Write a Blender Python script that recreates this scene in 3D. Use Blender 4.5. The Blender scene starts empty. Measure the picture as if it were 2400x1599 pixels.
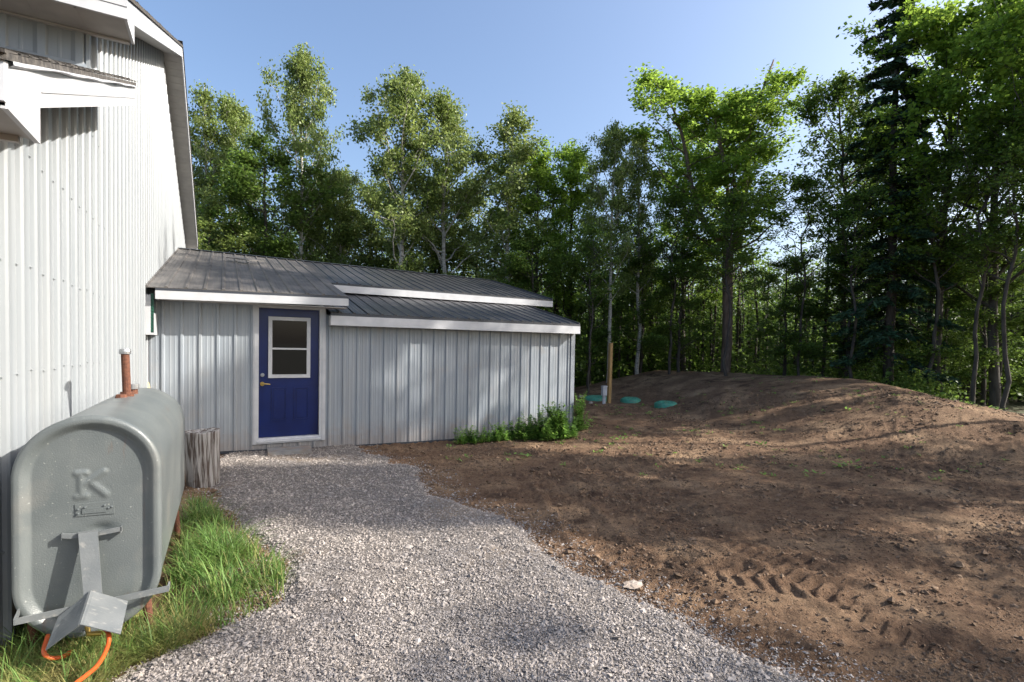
import bpy, math, random
import numpy as np
from mathutils import Vector, Matrix

# ------------------------------------------------------------------ camera
scene = bpy.context.scene
C = scene.collection
PSI, PIT, ROL, FPX, SHY = math.radians(29.15), math.radians(1.6), math.radians(1.03), 1210.0, 51.0
CAM = np.array([0.0, 0.0, 1.6])
F0 = np.array([math.sin(PSI), math.cos(PSI), 0.0]); R0 = np.array([math.cos(PSI), -math.sin(PSI), 0.0]); Z0 = np.array([0, 0, 1.0])
FW = F0*math.cos(PIT) - Z0*math.sin(PIT); U1 = Z0*math.cos(PIT) + F0*math.sin(PIT)
RT = R0*math.cos(ROL) + U1*math.sin(ROL); UP = U1*math.cos(ROL) - R0*math.sin(ROL)
cam_d = bpy.data.cameras.new('camera'); cam = bpy.data.objects.new('camera', cam_d); C.objects.link(cam)
cam_d.sensor_width = 36; cam_d.lens = FPX/2400*36; cam_d.shift_y = SHY/2400; cam_d.clip_start = .05; cam_d.clip_end = 3000
cam.matrix_world = Matrix(((RT[0], UP[0], -FW[0], CAM[0]), (RT[1], UP[1], -FW[1], CAM[1]), (RT[2], UP[2], -FW[2], CAM[2]), (0, 0, 0, 1)))
scene.camera = cam
# ------------------------------------------------------------------ world, sun, exposure
SUN = Vector((.30, -.175, .222)).normalized()
EL = math.asin(SUN.z); AZ = math.atan2(SUN.x, SUN.y)
w = bpy.data.worlds.new('World'); scene.world = w; w.use_nodes = True
nt = w.node_tree; bg = nt.nodes['Background']; sk = nt.nodes.new('ShaderNodeTexSky')
sk.sky_type = 'NISHITA'; sk.sun_disc = False; sk.sun_elevation = EL; sk.sun_rotation = AZ
sk.air_density = 1.0; sk.dust_density = 4.0; sk.ozone_density = 2.6; sk.altitude = 50
nt.links.new(sk.outputs[0], bg.inputs[0]); bg.inputs[1].default_value = .15
sl = bpy.data.lights.new('sun', 'SUN'); so = bpy.data.objects.new('sun', sl); C.objects.link(so)
sl.energy = 4.8; sl.angle = math.radians(.55); sl.color = (1, .94, .85)
so.rotation_euler = SUN.to_track_quat('Z', 'Y').to_euler()
scene.view_settings.view_transform = 'Standard'; scene.view_settings.look = 'None'
scene.view_settings.exposure = .97; scene.view_settings.gamma = 1
scene.render.resolution_x = 1024; scene.render.resolution_y = 682

# ------------------------------------------------------------------ projection helpers (real metres)
def ray(px, py):
    d = FW + RT*((px-1200)/FPX) - UP*((py-799.5-SHY)/FPX)
    return d
def on_y(px, py, y):
    d = ray(px, py); return CAM + d*(y/d[1])
def on_x(px, py, x):
    d = ray(px, py); return CAM + d*(x/d[0])
def on_z(px, py, z=0.0):
    d = ray(px, py); return CAM + d*((z-1.6)/d[2])
def at_d(px, D):              # ground point at distance D straight ahead, column px
    u = (px-1200)/FPX; return F0[:2]*D + R0[:2]*(u*D)
def zrow(px, py, D):          # height seen on row py at distance D
    d = ray(px, py); k = D/(d @ F0); return 1.6 + d[2]*k

# ------------------------------------------------------------------ numpy noise
def _h(ix, iy, s):
    n = (ix.astype(np.int64)*374761393 + iy.astype(np.int64)*668265263 + s*1274126177) & 0xffffffff
    n = ((n ^ (n >> 13))*1274126177) & 0xffffffff
    return ((n ^ (n >> 16)) & 0xffff)/65535.0
def vn(x, y, s=0):
    ix = np.floor(x); iy = np.floor(y); fx = x-ix; fy = y-iy
    fx = fx*fx*(3-2*fx); fy = fy*fy*(3-2*fy)
    a = _h(ix, iy, s); b = _h(ix+1, iy, s); c = _h(ix, iy+1, s); d = _h(ix+1, iy+1, s)
    return (a*(1-fx)+b*fx)*(1-fy) + (c*(1-fx)+d*fx)*fy - .5
def fbm(x, y, f, o, s=0):
    t = 0; a = 1.0
    for i in range(o):
        t = t + a*vn(x*f, y*f, s+i); f *= 2.03; a *= .52
    return t
def sst(a, b, x):
    t = np.clip((x-a)/(b-a), 0, 1); return t*t*(3-2*t)

# ------------------------------------------------------------------ mesh builder
class MB:
    def __init__(s): s.v = []; s.f = []; s.n = 0
    def add(s, V, Fc):
        V = np.asarray(V, float); s.v.append(V); o = s.n
        s.f += [tuple(i+o for i in f) for f in Fc]; s.n += len(V)
    def box(s, a, b):
        x0, y0, z0 = np.minimum(a, b); x1, y1, z1 = np.maximum(a, b)
        s.add([(x0,y0,z0),(x1,y0,z0),(x1,y1,z0),(x0,y1,z0),(x0,y0,z1),(x1,y0,z1),(x1,y1,z1),(x0,y1,z1)],
              [(0,3,2,1),(4,5,6,7),(0,1,5,4),(1,2,6,5),(2,3,7,6),(3,0,4,7)])
    def prism(s, poly, vec):
        n = len(poly); P = np.asarray(poly, float); V = np.vstack([P, P+np.asarray(vec, float)])
        s.add(V, [tuple(range(n))[::-1], tuple(range(n, 2*n))] + [(i, (i+1) % n, n+(i+1) % n, n+i) for i in range(n)])
    def tube(s, P, R, k=8, cap=True):
        P = np.asarray(P, float); m = len(P)
        R = np.full(m, R) if np.isscalar(R) else np.asarray(R, float)
        T = np.gradient(P, axis=0); T /= np.linalg.norm(T, axis=1)[:, None]+1e-9
        a = np.array([0, 0, 1.0]) if abs(T[0][2]) < .9 else np.array([1.0, 0, 0])
        N = np.cross(T[0], a); N /= np.linalg.norm(N); V = []
        th = np.arange(k)*2*math.pi/k
        for i in range(m):
            N = N - T[i]*(N @ T[i]); N /= np.linalg.norm(N)+1e-9; B = np.cross(T[i], N)
            V.append(P[i] + R[i]*(np.cos(th)[:, None]*N + np.sin(th)[:, None]*B))
        Fc = [(i*k+j, i*k+(j+1) % k, (i+1)*k+(j+1) % k, (i+1)*k+j) for i in range(m-1) for j in range(k)]
        if cap: Fc += [tuple(range(k))[::-1], tuple(range((m-1)*k, m*k))]
        s.add(np.vstack(V), Fc)
    def grid(s, P):            # P[n,m,3]
        n, m, _ = P.shape
        i, j = np.meshgrid(np.arange(n-1), np.arange(m-1), indexing='ij'); a = (i*m+j).ravel()
        s.add(P.reshape(-1, 3), np.stack([a, a+m, a+m+1, a+1], 1).tolist())
    def build(s, name, m, parent=None, smooth=False, org=None):
        V = np.vstack(s.v)
        if parent is not None:
            p = parent
            while p.parent: p = p.parent
            V = V - np.array(p.location)
        me = bpy.data.meshes.new(name); me.from_pydata(V.tolist(), [], s.f); me.update()
        if smooth: me.polygons.foreach_set('use_smooth', [True]*len(me.polygons))
        me.materials.append(m)
        o = bpy.data.objects.new(name, me); C.objects.link(o)
        if parent is not None: o.parent = parent
        return o
def fast_mesh(name, V, Fq, m, parent=None, smooth=False):
    V = np.asarray(V, np.float32); Fq = np.asarray(Fq, np.int32); k = Fq.shape[1]
    me = bpy.data.meshes.new(name); me.vertices.add(len(V)); me.vertices.foreach_set('co', V.ravel())
    me.loops.add(Fq.size); me.loops.foreach_set('vertex_index', Fq.ravel())
    me.polygons.add(len(Fq)); me.polygons.foreach_set('loop_start', np.arange(0, Fq.size, k, dtype=np.int32))
    me.update(calc_edges=True)
    me.polygons.foreach_set('use_smooth', np.full(len(Fq), smooth))
    me.materials.append(m)
    o = bpy.data.objects.new(name, me); C.objects.link(o)
    if parent is not None: o.parent = parent
    return o
def tag(o, label=None, cat=None, group=None, kind=None):
    if label: o['label'] = label
    if cat: o['category'] = cat
    if group: o['group'] = group
    if kind: o['kind'] = kind
    return o
def thing(name, loc, label, cat, group=None, rz=0):
    o = bpy.data.objects.new(name, None); C.objects.link(o); o.location = loc; o.rotation_euler = (0, 0, rz)
    o.empty_display_size = .1
    return tag(o, label, cat, group)

# ------------------------------------------------------------------ materials
def mat(name, col, col2=None, scale=4, rough=.6, bump=0, bscale=40, metal=0, detail=6, island=0, trans=0, spec=.5, stretch=None, lo=.35, hi=.65, col3=None, s3=1.0, l3=(.5, .7)):
    m = bpy.data.materials.new(name); m.use_nodes = True; t = m.node_tree; N = t.nodes; L = t.links
    b = N['Principled BSDF']; b.inputs['Roughness'].default_value = rough; b.inputs['Metallic'].default_value = metal
    b.inputs['Specular IOR Level'].default_value = spec
    tc = N.new('ShaderNodeTexCoord'); vec = tc.outputs['Object']
    if stretch:
        mp = N.new('ShaderNodeMapping'); mp.inputs['Scale'].default_value = stretch; L.new(vec, mp.inputs['Vector']); vecs = mp.outputs['Vector']
    else: vecs = vec
    out = None
    def noise(sc, v, det=detail):
        n = N.new('ShaderNodeTexNoise'); n.inputs['Scale'].default_value = sc; n.inputs['Detail'].default_value = det; L.new(v, n.inputs['Vector']); return n.outputs['Fac']
    def ramp(fac, a, c):
        r = N.new('ShaderNodeMapRange'); r.inputs['From Min'].default_value = a; r.inputs['From Max'].default_value = c; L.new(fac, r.inputs['Value']); return r.outputs['Result']
    def mix(fac, a, c):
        x = N.new('ShaderNodeMix'); x.data_type = 'RGBA'
        if hasattr(fac, 'is_linked'): L.new(fac, x.inputs['Factor'])
        else: x.inputs['Factor'].default_value = fac
        for s, q in ((x.inputs[6], a), (x.inputs[7], c)):
            if hasattr(q, 'is_linked'): L.new(q, s)
            else: s.default_value = (*q, 1)
        return x.outputs[2]
    c = col
    if col2: c = mix(ramp(noise(scale, vecs), lo, hi), col, col2)
    if col3: c = mix(ramp(noise(s3, vec), *l3), c, col3)
    if island:
        g = N.new('ShaderNodeNewGeometry'); hs = N.new('ShaderNodeHueSaturation')
        r = N.new('ShaderNodeMapRange'); r.inputs['To Min'].default_value = 1-island; r.inputs['To Max'].default_value = 1+island
        L.new(g.outputs['Random Per Island'], r.inputs['Value']); L.new(r.outputs['Result'], hs.inputs['Value'])
        if hasattr(c, 'is_linked'): L.new(c, hs.inputs['Color'])
        else: hs.inputs['Color'].default_value = (*c, 1)
        c = hs.outputs['Color']
    if hasattr(c, 'is_linked'): L.new(c, b.inputs['Base Color'])
    else: b.inputs['Base Color'].default_value = (*c, 1)
    if bump:
        bp = N.new('ShaderNodeBump'); bp.inputs['Strength'].default_value = 1; bp.inputs['Distance'].default_value = bump
        L.new(noise(bscale, vecs, 5), bp.inputs['Height']); L.new(bp.outputs['Normal'], b.inputs['Normal'])
    if trans:
        tr = N.new('ShaderNodeBsdfTranslucent'); ms = N.new('ShaderNodeMixShader'); ms.inputs[0].default_value = trans
        hs = N.new('ShaderNodeHueSaturation'); hs.inputs['Hue'].default_value = .488; hs.inputs['Saturation'].default_value = 1.0; hs.inputs['Value'].default_value = 2.0
        if hasattr(c, 'is_linked'): L.new(c, hs.inputs['Color'])
        else: hs.inputs['Color'].default_value = (*c, 1)
        L.new(hs.outputs['Color'], tr.inputs['Color'])
        L.new(b.outputs[0], ms.inputs[1]); L.new(tr.outputs[0], ms.inputs[2]); L.new(ms.outputs[0], N['Material Output'].inputs['Surface'])
    return m
M = {}
M['siding'] = mat('house_siding', (.25, .272, .29), (.28, .30, .315), 3, .36, .0006, 60, stretch=(1, 1, .25))
M['shed_siding'] = mat('shed_siding', (.245, .275, .31), (.295, .325, .355), 5, .38, .0006, 50, stretch=(1, 1, .2), col3=(.29, .28, .27), s3=2.2, l3=(.60, .80))
M['white'] = mat('white_trim', (.44, .45, .47), (.51, .515, .53), 5, .45, .001, 12)
M['soffit'] = mat('soffit', (.36, .34, .32), (.42, .40, .37), 6, .6)
M['roof_old'] = mat('roof_metal_dusty', (.048, .045, .043), (.095, .088, .082), 6, .5, .0012, 30, stretch=(1, .3, 1), col3=(.15, .135, .12), s3=1.6, l3=(.5, .75))
M['roof'] = mat('roof_metal', (.028, .028, .032), (.055, .053, .053), 7, .36, .0008, 30, stretch=(1, .25, 1), col3=(.075, .07, .07), s3=1.3, l3=(.55, .8))
M['roof_edge'] = mat('roof_edge', (.035, .04, .05), None, 4, .45)
M['shingle'] = mat('shingle', (.035, .032, .03), (.10, .09, .08), 25, .95, .004, 90, island=.45)
M['blue'] = mat('door_blue', (.0004, .0075, .072), (.0006, .011, .095), 3, .3, .0003, 60)
M['glass'] = mat('window_glass', (.008, .008, .010), None, 3, .06, spec=.45)
M['brass'] = mat('brass', (.55, .38, .12), None, 4, .3, metal=1)
M['steel'] = mat('steel', (.45, .46, .47), (.3, .3, .31), 20, .4, metal=.8)
M['tank'] = mat('tank_paint', (.10, .114, .116), (.125, .139, .139), 3.5, .36, .0015, 160, col3=(.22, .21, .19), s3=2.6, l3=(.56, .85))
M['hood'] = mat('hood_paint', (.12, .132, .138), (.155, .165, .168), 9, .4, .001, 90)
M['rust'] = mat('rust', (.09, .034, .02), (.16, .062, .034), 60, .85, .002, 140)
M['orange'] = mat('hose_orange', (.62, .11, .015), (.5, .08, .02), 20, .45)
M['concrete'] = mat('concrete', (.19, .19, .195), (.25, .25, .245), 8, .9, .004, 60, col3=(.2, .14, .1), s3=4)
M['oldwood'] = mat('old_wood', (.085, .065, .055), (.33, .32, .31), 9, .9, .012, 30, stretch=(3.2, 3.2, .22), lo=.42, hi=.55)
M['newwood'] = mat('new_wood', (.33, .19, .07), (.45, .29, .12), 12, .7, .002, 40, stretch=(3, 3, .2))
M['pvc'] = mat('grey_plastic', (.55, .56, .6), (.48, .49, .52), 10, .5)
M['lid'] = mat('green_lid', (.05, .27, .18), (.08, .34, .23), 14, .5, .003, 60)
M['darkgreen'] = mat('dark_green', (.01, .07, .045), None, 5, .5)
M['yellow'] = mat('pale_yellow', (.72, .52, .22), None, 5, .6)
M['grass'] = mat('grass', (.07, .15, .028), (.14, .225, .05), 5, .6, island=.35, trans=.3)
M['drygrass'] = mat('dry_grass', (.30, .26, .10), (.16, .21, .05), 6, .7, island=.4, trans=.25)
M['weed'] = mat('weed_leaf', (.11, .22, .04), (.19, .32, .07), 8, .6, island=.4, trans=.4)
M['bark_birch'] = mat('birch_bark', (.46, .43, .38), (.10, .085, .075), 7, .8, .006, 30, stretch=(1, 1, 4), lo=.52, hi=.68)
M['bark'] = mat('grey_bark', (.04, .033, .028), (.085, .072, .06), 10, .9, .01, 30, stretch=(1, 1, .3))
M['bark_red'] = mat('reddish_bark', (.10, .07, .055), (.19, .14, .11), 10, .9, .01, 30, stretch=(1, 1, .3))
M['leaf_aspen'] = mat('aspen_leaf', (.12, .17, .04), (.19, .24, .075), .9, .4, island=.5, trans=.33, spec=.22)
M['leaf_maple'] = mat('maple_leaf', (.11, .19, .024), (.17, .26, .042), .8, .45, island=.45, trans=.5, spec=.22)
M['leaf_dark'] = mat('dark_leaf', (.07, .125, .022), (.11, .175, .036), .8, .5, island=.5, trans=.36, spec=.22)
M['needle'] = mat('spruce_needle', (.026, .06, .032), (.045, .09, .042), 1.2, .6, island=.5, spec=.22)
M['stone'] = mat('white_stone', (.42, .36, .31), (.32, .26, .21), 9, .85, .01, 20)
M['gravel_stone'] = mat('gravel_stone', (.30, .265, .24), (.385, .34, .305), 6, .9, island=.32, col3=(.26, .235, .22), s3=1.5, l3=(.45, .62))
M['clod'] = mat('dirt_clod', (.13, .082, .05), (.21, .14, .088), 3, .95, .004, 60, island=.35)
M['floor_litter'] = mat('forest_litter', (.08, .06, .03), (.05, .07, .02), 3, .95, .02, 10)
M['litter'] = mat('gravel_bed', (.09, .078, .07), (.20, .175, .155), 70, .95, .012, 80, col3=(.30, .22, .14), s3=.7, l3=(.56, .78))

# dirt material: brown soil, sandy patches, grey gravelly patch
def add_mud(m, top, col):
    t = m.node_tree; N = t.nodes; L = t.links; b = N['Principled BSDF']; src = b.inputs['Base Color'].links[0].from_socket
    tc = N.new('ShaderNodeTexCoord'); sp = N.new('ShaderNodeSeparateXYZ'); L.new(tc.outputs['Object'], sp.inputs[0])
    n = N.new('ShaderNodeTexNoise'); n.inputs['Scale'].default_value = 9; n.inputs['Detail'].default_value = 8; L.new(tc.outputs['Object'], n.inputs['Vector'])
    a = N.new('ShaderNodeMath'); a.operation = 'MULTIPLY_ADD'; a.inputs[1].default_value = -.55; L.new(n.outputs['Fac'], a.inputs[0]); L.new(sp.outputs['Z'], a.inputs[2])
    r = N.new('ShaderNodeMapRange'); r.inputs[1].default_value = -.30; r.inputs[2].default_value = top-.27; r.inputs[3].default_value = .4; r.inputs[4].default_value = 0; L.new(a.outputs[0], r.inputs[0])
    x = N.new('ShaderNodeMix'); x.data_type = 'RGBA'; L.new(r.outputs[0], x.inputs[0]); L.new(src, x.inputs[6]); x.inputs[7].default_value = (*col, 1); L.new(x.outputs[2], b.inputs['Base Color'])
def add_layer(m, scale, stretch, a_, b_, col, amt):
    t = m.node_tree; N = t.nodes; L = t.links; b = N['Principled BSDF']; inp = b.inputs['Base Color']; src = inp.links[0].from_socket
    tc = N.new('ShaderNodeTexCoord'); mp = N.new('ShaderNodeMapping'); mp.inputs['Scale'].default_value = stretch; L.new(tc.outputs['Object'], mp.inputs[0])
    n = N.new('ShaderNodeTexNoise'); n.inputs['Scale'].default_value = scale; n.inputs['Detail'].default_value = 7; L.new(mp.outputs[0], n.inputs['Vector'])
    r = N.new('ShaderNodeMapRange'); r.inputs[1].default_value = a_; r.inputs[2].default_value = b_; r.inputs[4].default_value = amt; L.new(n.outputs['Fac'], r.inputs[0])
    x = N.new('ShaderNodeMix'); x.data_type = 'RGBA'; L.new(r.outputs[0], x.inputs[0]); L.new(src, x.inputs[6]); x.inputs[7].default_value = (*col, 1); L.new(x.outputs[2], inp)
add_layer(M['tank'], 9, (1, 1, .22), .52, .75, (.19, .20, .185), .45)
add_layer(M['tank'], 70, (1, 1, 1), .66, .72, (.36, .37, .35), .6)
add_layer(M['tank'], 5, (3, 1, .5), .66, .74, (.13, .07, .04), .55)
add_layer(M['hood'], 26, (1, 2.5, 1), .58, .72, (.30, .29, .27), .6)
add_layer(M['white'], 5, (1, 1, 3), .55, .78, (.40, .38, .35), .35)
add_layer(M['siding'], 4, (1, 1.5, .12), .52, .75, (.25, .255, .25), .5)
add_layer(M['shed_siding'], 5, (1.6, 1, .12), .5, .75, (.25, .25, .25), .5)
add_layer(M['blue'], 30, (1, 1, .4), .62, .8, (.02, .03, .09), .6)
add_layer(M['roof_old'], 2.2, (1, 1.5, 1), .56, .66, (.035, .03, .028), .7)
add_layer(M['lid'], 7, (1, 1, 1), .5, .7, (.13, .12, .08), .55)
add_layer(M['concrete'], 5, (1, 1, 1), .5, .65, (.17, .14, .115), .6)
add_mud(M['shed_siding'], .32, (.24, .17, .12))
def dirt_material():
    m = bpy.data.materials.new('soil'); m.use_nodes = True; t = m.node_tree; N = t.nodes; L = t.links
    b = N['Principled BSDF']; b.inputs['Roughness'].default_value = .95; b.inputs['Specular IOR Level'].default_value = .2
    tc = N.new('ShaderNodeTexCoord'); v = tc.outputs['Object']
    def noise(sc, d=8, r=.6):
        n = N.new('ShaderNodeTexNoise'); n.inputs['Scale'].default_value = sc; n.inputs['Detail'].default_value = d; n.inputs['Roughness'].default_value = r; L.new(v, n.inputs['Vector']); return n.outputs['Fac']
    def rng(f, a, c):
        r = N.new('ShaderNodeMapRange'); r.inputs[1].default_value = a; r.inputs[2].default_value = c; L.new(f, r.inputs[0]); return r.outputs[0]
    def mix(f, a, c):
        x = N.new('ShaderNodeMix'); x.data_type = 'RGBA'; L.new(f, x.inputs[0])
        for s, q in ((x.inputs[6], a), (x.inputs[7], c)):
            if isinstance(q, tuple): s.default_value = (*q, 1)
            else: L.new(q, s)
        return x.outputs[2]
    c = mix(rng(noise(14), .3, .7), (.125, .073, .044), (.245, .152, .092))
    c = mix(rng(noise(1.1), .48, .68), c, (.36, .24, .145))
    c = mix(rng(noise(90, 4), .60, .72), c, (.30, .23, .17))
    c = mix(rng(noise(2.4), .54, .68), c, (.075, .045, .03)); c = mix(rng(noise(38, 5), .56, .66), c, (.07, .042, .028))
    L.new(c, b.inputs['Base Color'])
    h = N.new('ShaderNodeMath'); h.operation = 'MULTIPLY_ADD'; h.inputs[1].default_value = .4
    L.new(noise(110, 6, .7), h.inputs[0]); L.new(noise(26, 6, .7), h.inputs[2])
    bp = N.new('ShaderNodeBump'); bp.inputs['Distance'].default_value = .045; L.new(h.outputs[0], bp.inputs['Height']); L.new(bp.outputs[0], b.inputs['Normal'])
    return m
M['soil'] = dirt_material()

# ------------------------------------------------------------------ terrain
mx = np.array([1290, 1340, 1426, 1538, 1690, 1909, 2032, 2105, 2227, 2400, 2700, 3300]); mu = (mx-1200)/FPX
m_foot = np.array([17.5, 17.6, 17.3, 15.6, 11.5, 8.6, 8.0, 7.8, 7.5, 7.2, 6.8, 6.0])
m_crest = np.array([21, 21, 20.5, 21, 19, 16, 14, 12.5, 11, 9.5, 8.2, 7.0])
m_z = np.array([-.1, -.08, .36, .80, .83, .886, .88, .815, .63, .44, .15, 0])
EDGE = [(1990, 1680), (1850, 1599), (1700, 1528), (1500, 1432), (1330, 1352), (1230, 1262), (1165, 1212), (1070, 1190), (1010, 1150), (985, 1100), (930, 1075), (860, 1052), (835, 1040), (835, 1030),
        (520, 1040), (520, 1062), (500, 1120), (515, 1190), (585, 1262), (662, 1335), (645, 1430), (500, 1505), (330, 1580), (200, 1700), (300, 2600), (2300, 2600)]
GP = np.array([on_z(px, py, -.03)[:2] for px, py in EDGE])
def poly_sd(x, y, P):           # signed distance to polygon, positive inside
    d = np.full(x.shape, 1e9); ins = np.zeros(x.shape, bool); n = len(P)
    for i in range(n):
        a = P[i]; b = P[(i+1) % n]; e = b-a
        t = np.clip(((x-a[0])*e[0]+(y-a[1])*e[1])/(e @ e), 0, 1)
        d = np.minimum(d, (x-a[0]-t*e[0])**2 + (y-a[1]-t*e[1])**2)
        c = ((a[1] > y) != (b[1] > y)) & (x < (b[0]-a[0])*(y-a[1])/(b[1]-a[1]+1e-12)+a[0]); ins ^= c
    return np.where(ins, 1, -1)*np.sqrt(d)
TR = [(on_z(2450, 1290)[:2], on_z(1180, 1120)[:2]), (on_z(2200, 1180)[:2], on_z(1150, 1085)[:2]), (on_z(2380, 1490)[:2], on_z(1500, 1300)[:2]), (on_z(1990, 1640)[:2], on_z(1330, 1225)[:2]), (on_z(2330, 1590)[:2], on_z(1700, 1250)[:2]), (on_z(1420, 1290)[:2], on_z(1290, 1110)[:2])]
def ground(x, y, fine=True):
    x = np.asarray(x, float); y = np.asarray(y, float)
    fw = x*F0[0]+y*F0[1]; rt = x*R0[0]+y*R0[1]
    z = -.11*sst(3.5, 8.5, fw)
    u = np.where(fw > .5, rt/np.maximum(fw, .5), 9)
    df = np.interp(u, mu, m_foot); dc = np.interp(u, mu, m_crest); mz = np.interp(u, mu, m_z)
    k = np.clip((fw-df)/(dc-df), 0, 1); k = np.sin(k*math.pi/2)**1.25*.35 + k*k*(3-2*k)*.65
    inside = (u > mu[0]) & (u < 2.0)
    back = 1-sst(.5, 6, fw-dc)
    z = np.where(inside, z*(1-k) + np.where(fw < dc, mz*k, (mz+.25)*back-.25), z)
    z = np.where((fw > 22) & ~inside, z-.1*sst(22, 30, fw), z)
    if fine:
        sd = poly_sd(x, y, GP); dirt = 1-sst(-.25, .1, sd)
        z = z + .05*fbm(x, y, .5, 3, 5)*sst(1, 4, fw)
        cl_ = sst(-.15, .35, fbm(x, y, .8, 3, 61)); rough = .035*np.abs(fbm(x, y, 3.1, 4, 11)) + (.005+.020*cl_)*fbm(x, y, 14, 4, 21)*(.4+sst(1, 5, fw)) + .03*fbm(x, y, 1.3, 2, 51)
        z = z + dirt*(rough-.012) + (1-dirt)*.010*fbm(x, y, 9, 2, 31)
        for a, b in TR:
            e = (b-a)/np.linalg.norm(b-a); l = np.linalg.norm(b-a)
            al = (x-a[0])*e[0]+(y-a[1])*e[1]; pe = (x-a[0])*e[1]-(y-a[1])*e[0]
            mk = (1-sst(.15, .22, np.abs(pe)))*sst(0, .3, al)*(1-sst(l-.3, l, al))*dirt*sst(-.35, .0, fbm(x, y, 1.3, 2, 77))
            z = z + mk*(-.015 + .018*sst(-.2, .4, np.sin((al+np.abs(pe)*.5)*2*math.pi/.12)))
            z = z + .02*np.exp(-((np.abs(pe)-.25)/.05)**2)*sst(0, .3, al)*(1-sst(l-.3, l, al))*dirt
    return z
def gz(x, y): return float(ground(np.array([x]), np.array([y]))[0])

az = np.concatenate([np.radians(np.arange(-178, -56, 3)), np.radians(np.arange(-56, 56, .125)), np.radians(np.arange(56, 183, 3))])
az = np.append(az[:-1], az[0]+2*math.pi)
rr = [0.05, .5, 1.0, 1.4]
while rr[-1] < 12: rr.append(rr[-1]*1.0072)
while rr[-1] < 45: rr.append(rr[-1]*1.02)
while rr[-1] < 900: rr.append(rr[-1]*1.25)
rr = np.array(rr)
A, Rr = np.meshgrid(az, rr); X = Rr*np.sin(A+PSI); Y = Rr*np.cos(A+PSI)
Zg = ground(X, Y)
n, m_ = X.shape; i, j = np.meshgrid(np.arange(n-1), np.arange(m_-1), indexing='ij'); a = (i*m_+j).ravel()
Fq = np.stack([a, a+1, a+m_+1, a+m_], 1)[:, ::-1]
FWg = (X*F0[0]+Y*F0[1]); Ug = (X*R0[0]+Y*R0[1])/np.maximum(FWg, .5); fl = np.where((FWg > .5) & (np.abs(Ug) < 2.2), FWg > np.interp(Ug, mu, m_crest)+1.2+.5*fbm(X, Y, .8, 2, 66), Rr > 12) & (Rr > 9)
flf = fl.ravel()[Fq].all(1)
us, inv = np.unique(Fq[flf], return_inverse=True); ff = fast_mesh('forest_floor', np.stack([X, Y, Zg], -1).reshape(-1, 3)[us], inv.reshape(-1, 4), M['floor_litter'], smooth=True); tag(ff, 'dark leafy floor under the woods', 'forest floor', kind='structure')
us, inv = np.unique(Fq[~flf], return_inverse=True)
g = fast_mesh('ground', np.stack([X, Y, Zg], -1).reshape(-1, 3)[us], inv.reshape(-1, 4), M['soil'], smooth=True); tag(g, 'bare brown graded soil with tyre tracks', 'ground', kind='structure')
# gravel driveway sheet (same grid, only where the drive lies), rising a few centimetres above the soil
sd = poly_sd(X, Y, GP) + (.10+.035*np.clip(Rr-4, 0, 4))*fbm(X, Y, 2.2, 3, 91)
Zd = Zg + np.clip(sd*.28, -.05, .03) + np.where(sd > 0, .006*fbm(X, Y, 25, 2, 8), 0)
keep = (sd.ravel()[Fq] > -.06).all(1) & (Rr.ravel()[Fq].min(1) > 1.2) & (Rr.ravel()[Fq].max(1) < 14)
us, inv = np.unique(Fq[keep], return_inverse=True)
gd = fast_mesh('gravel_driveway', np.stack([X, Y, Zd], -1).reshape(-1, 3)[us], inv.reshape(-1, 4), M['litter'], smooth=True); tag(gd, 'grey crushed stone driveway leading to the blue door', 'driveway', kind='structure')

# ------------------------------------------------------------------ loose stones and clods
rs = np.random.RandomState(4)
OCT = np.array([(1,0,0),(-1,0,0),(0,1,0),(0,-1,0),(0,0,1),(0,0,-1)], float)
OF = np.array([(0,2,4),(2,1,4),(1,3,4),(3,0,4),(2,0,5),(1,2,5),(3,1,5),(0,3,5)])
def scatter(name, P, S, m, flat=.7, label=None, cat=None, jit=.35):
    k = len(P); V = OCT[None]*(1+rs.uniform(-jit, jit, (k, 6, 3))) + rs.uniform(-.25, .25, (k, 6, 3))
    V *= rs.uniform(.65, 1.25, (k, 1, 3)); V[:, :, 2] *= flat
    q = rs.normal(size=(k, 4)); q[:, 1:3] *= .22; q /= np.linalg.norm(q, axis=1)[:, None]; w_, x, y, z = q.T
    Rm = np.stack([1-2*(y*y+z*z), 2*(x*y-w_*z), 2*(x*z+w_*y), 2*(x*y+w_*z), 1-2*(x*x+z*z), 2*(y*z-w_*x), 2*(x*z-w_*y), 2*(y*z+w_*x), 1-2*(x*x+y*y)], -1).reshape(k, 3, 3)
    V = np.einsum('kij,kvj->kvi', Rm, V)*S[:, None, None] + P[:, None, :]
    Fc = (OF[None] + 6*np.arange(k)[:, None, None]).reshape(-1, 3)
    o = fast_mesh(name, V.reshape(-1, 3), Fc, m); tag(o, label, cat, kind='stuff'); return o
def polar_pts(k, r0, r1, a0, a1, pw=1.0):
    r = r0*(r1/r0)**(rs.rand(k)**pw); a_ = np.radians(rs.uniform(a0, a1, k))+PSI
    return r*np.sin(a_), r*np.cos(a_), r
x, y, r = polar_pts(230000, 2.0, 10, -46, 40, 1.0)
s_ = poly_sd(x, y, GP) + (.10+.035*np.clip(r-4, 0, 4))*fbm(x, y, 2.2, 3, 91)
k = s_ > -.02 - .55*rs.rand(len(x))**4; x, y, r, s_ = x[k], y[k], r[k], s_[k]
S = np.clip(.0056*np.exp(rs.normal(0, .38, len(x)))*(.75+.10*r), .003, .024)
z = ground(x, y) + np.clip(s_*.28, -.0, .03) + S*.25
scatter('gravel_stones', np.stack([x, y, z], 1), S, M['gravel_stone'], .5, label='loose crushed grey stones covering the driveway', cat='gravel')
x, y, r = polar_pts(130000, 2.0, 16, -30, 50, .8)
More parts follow.
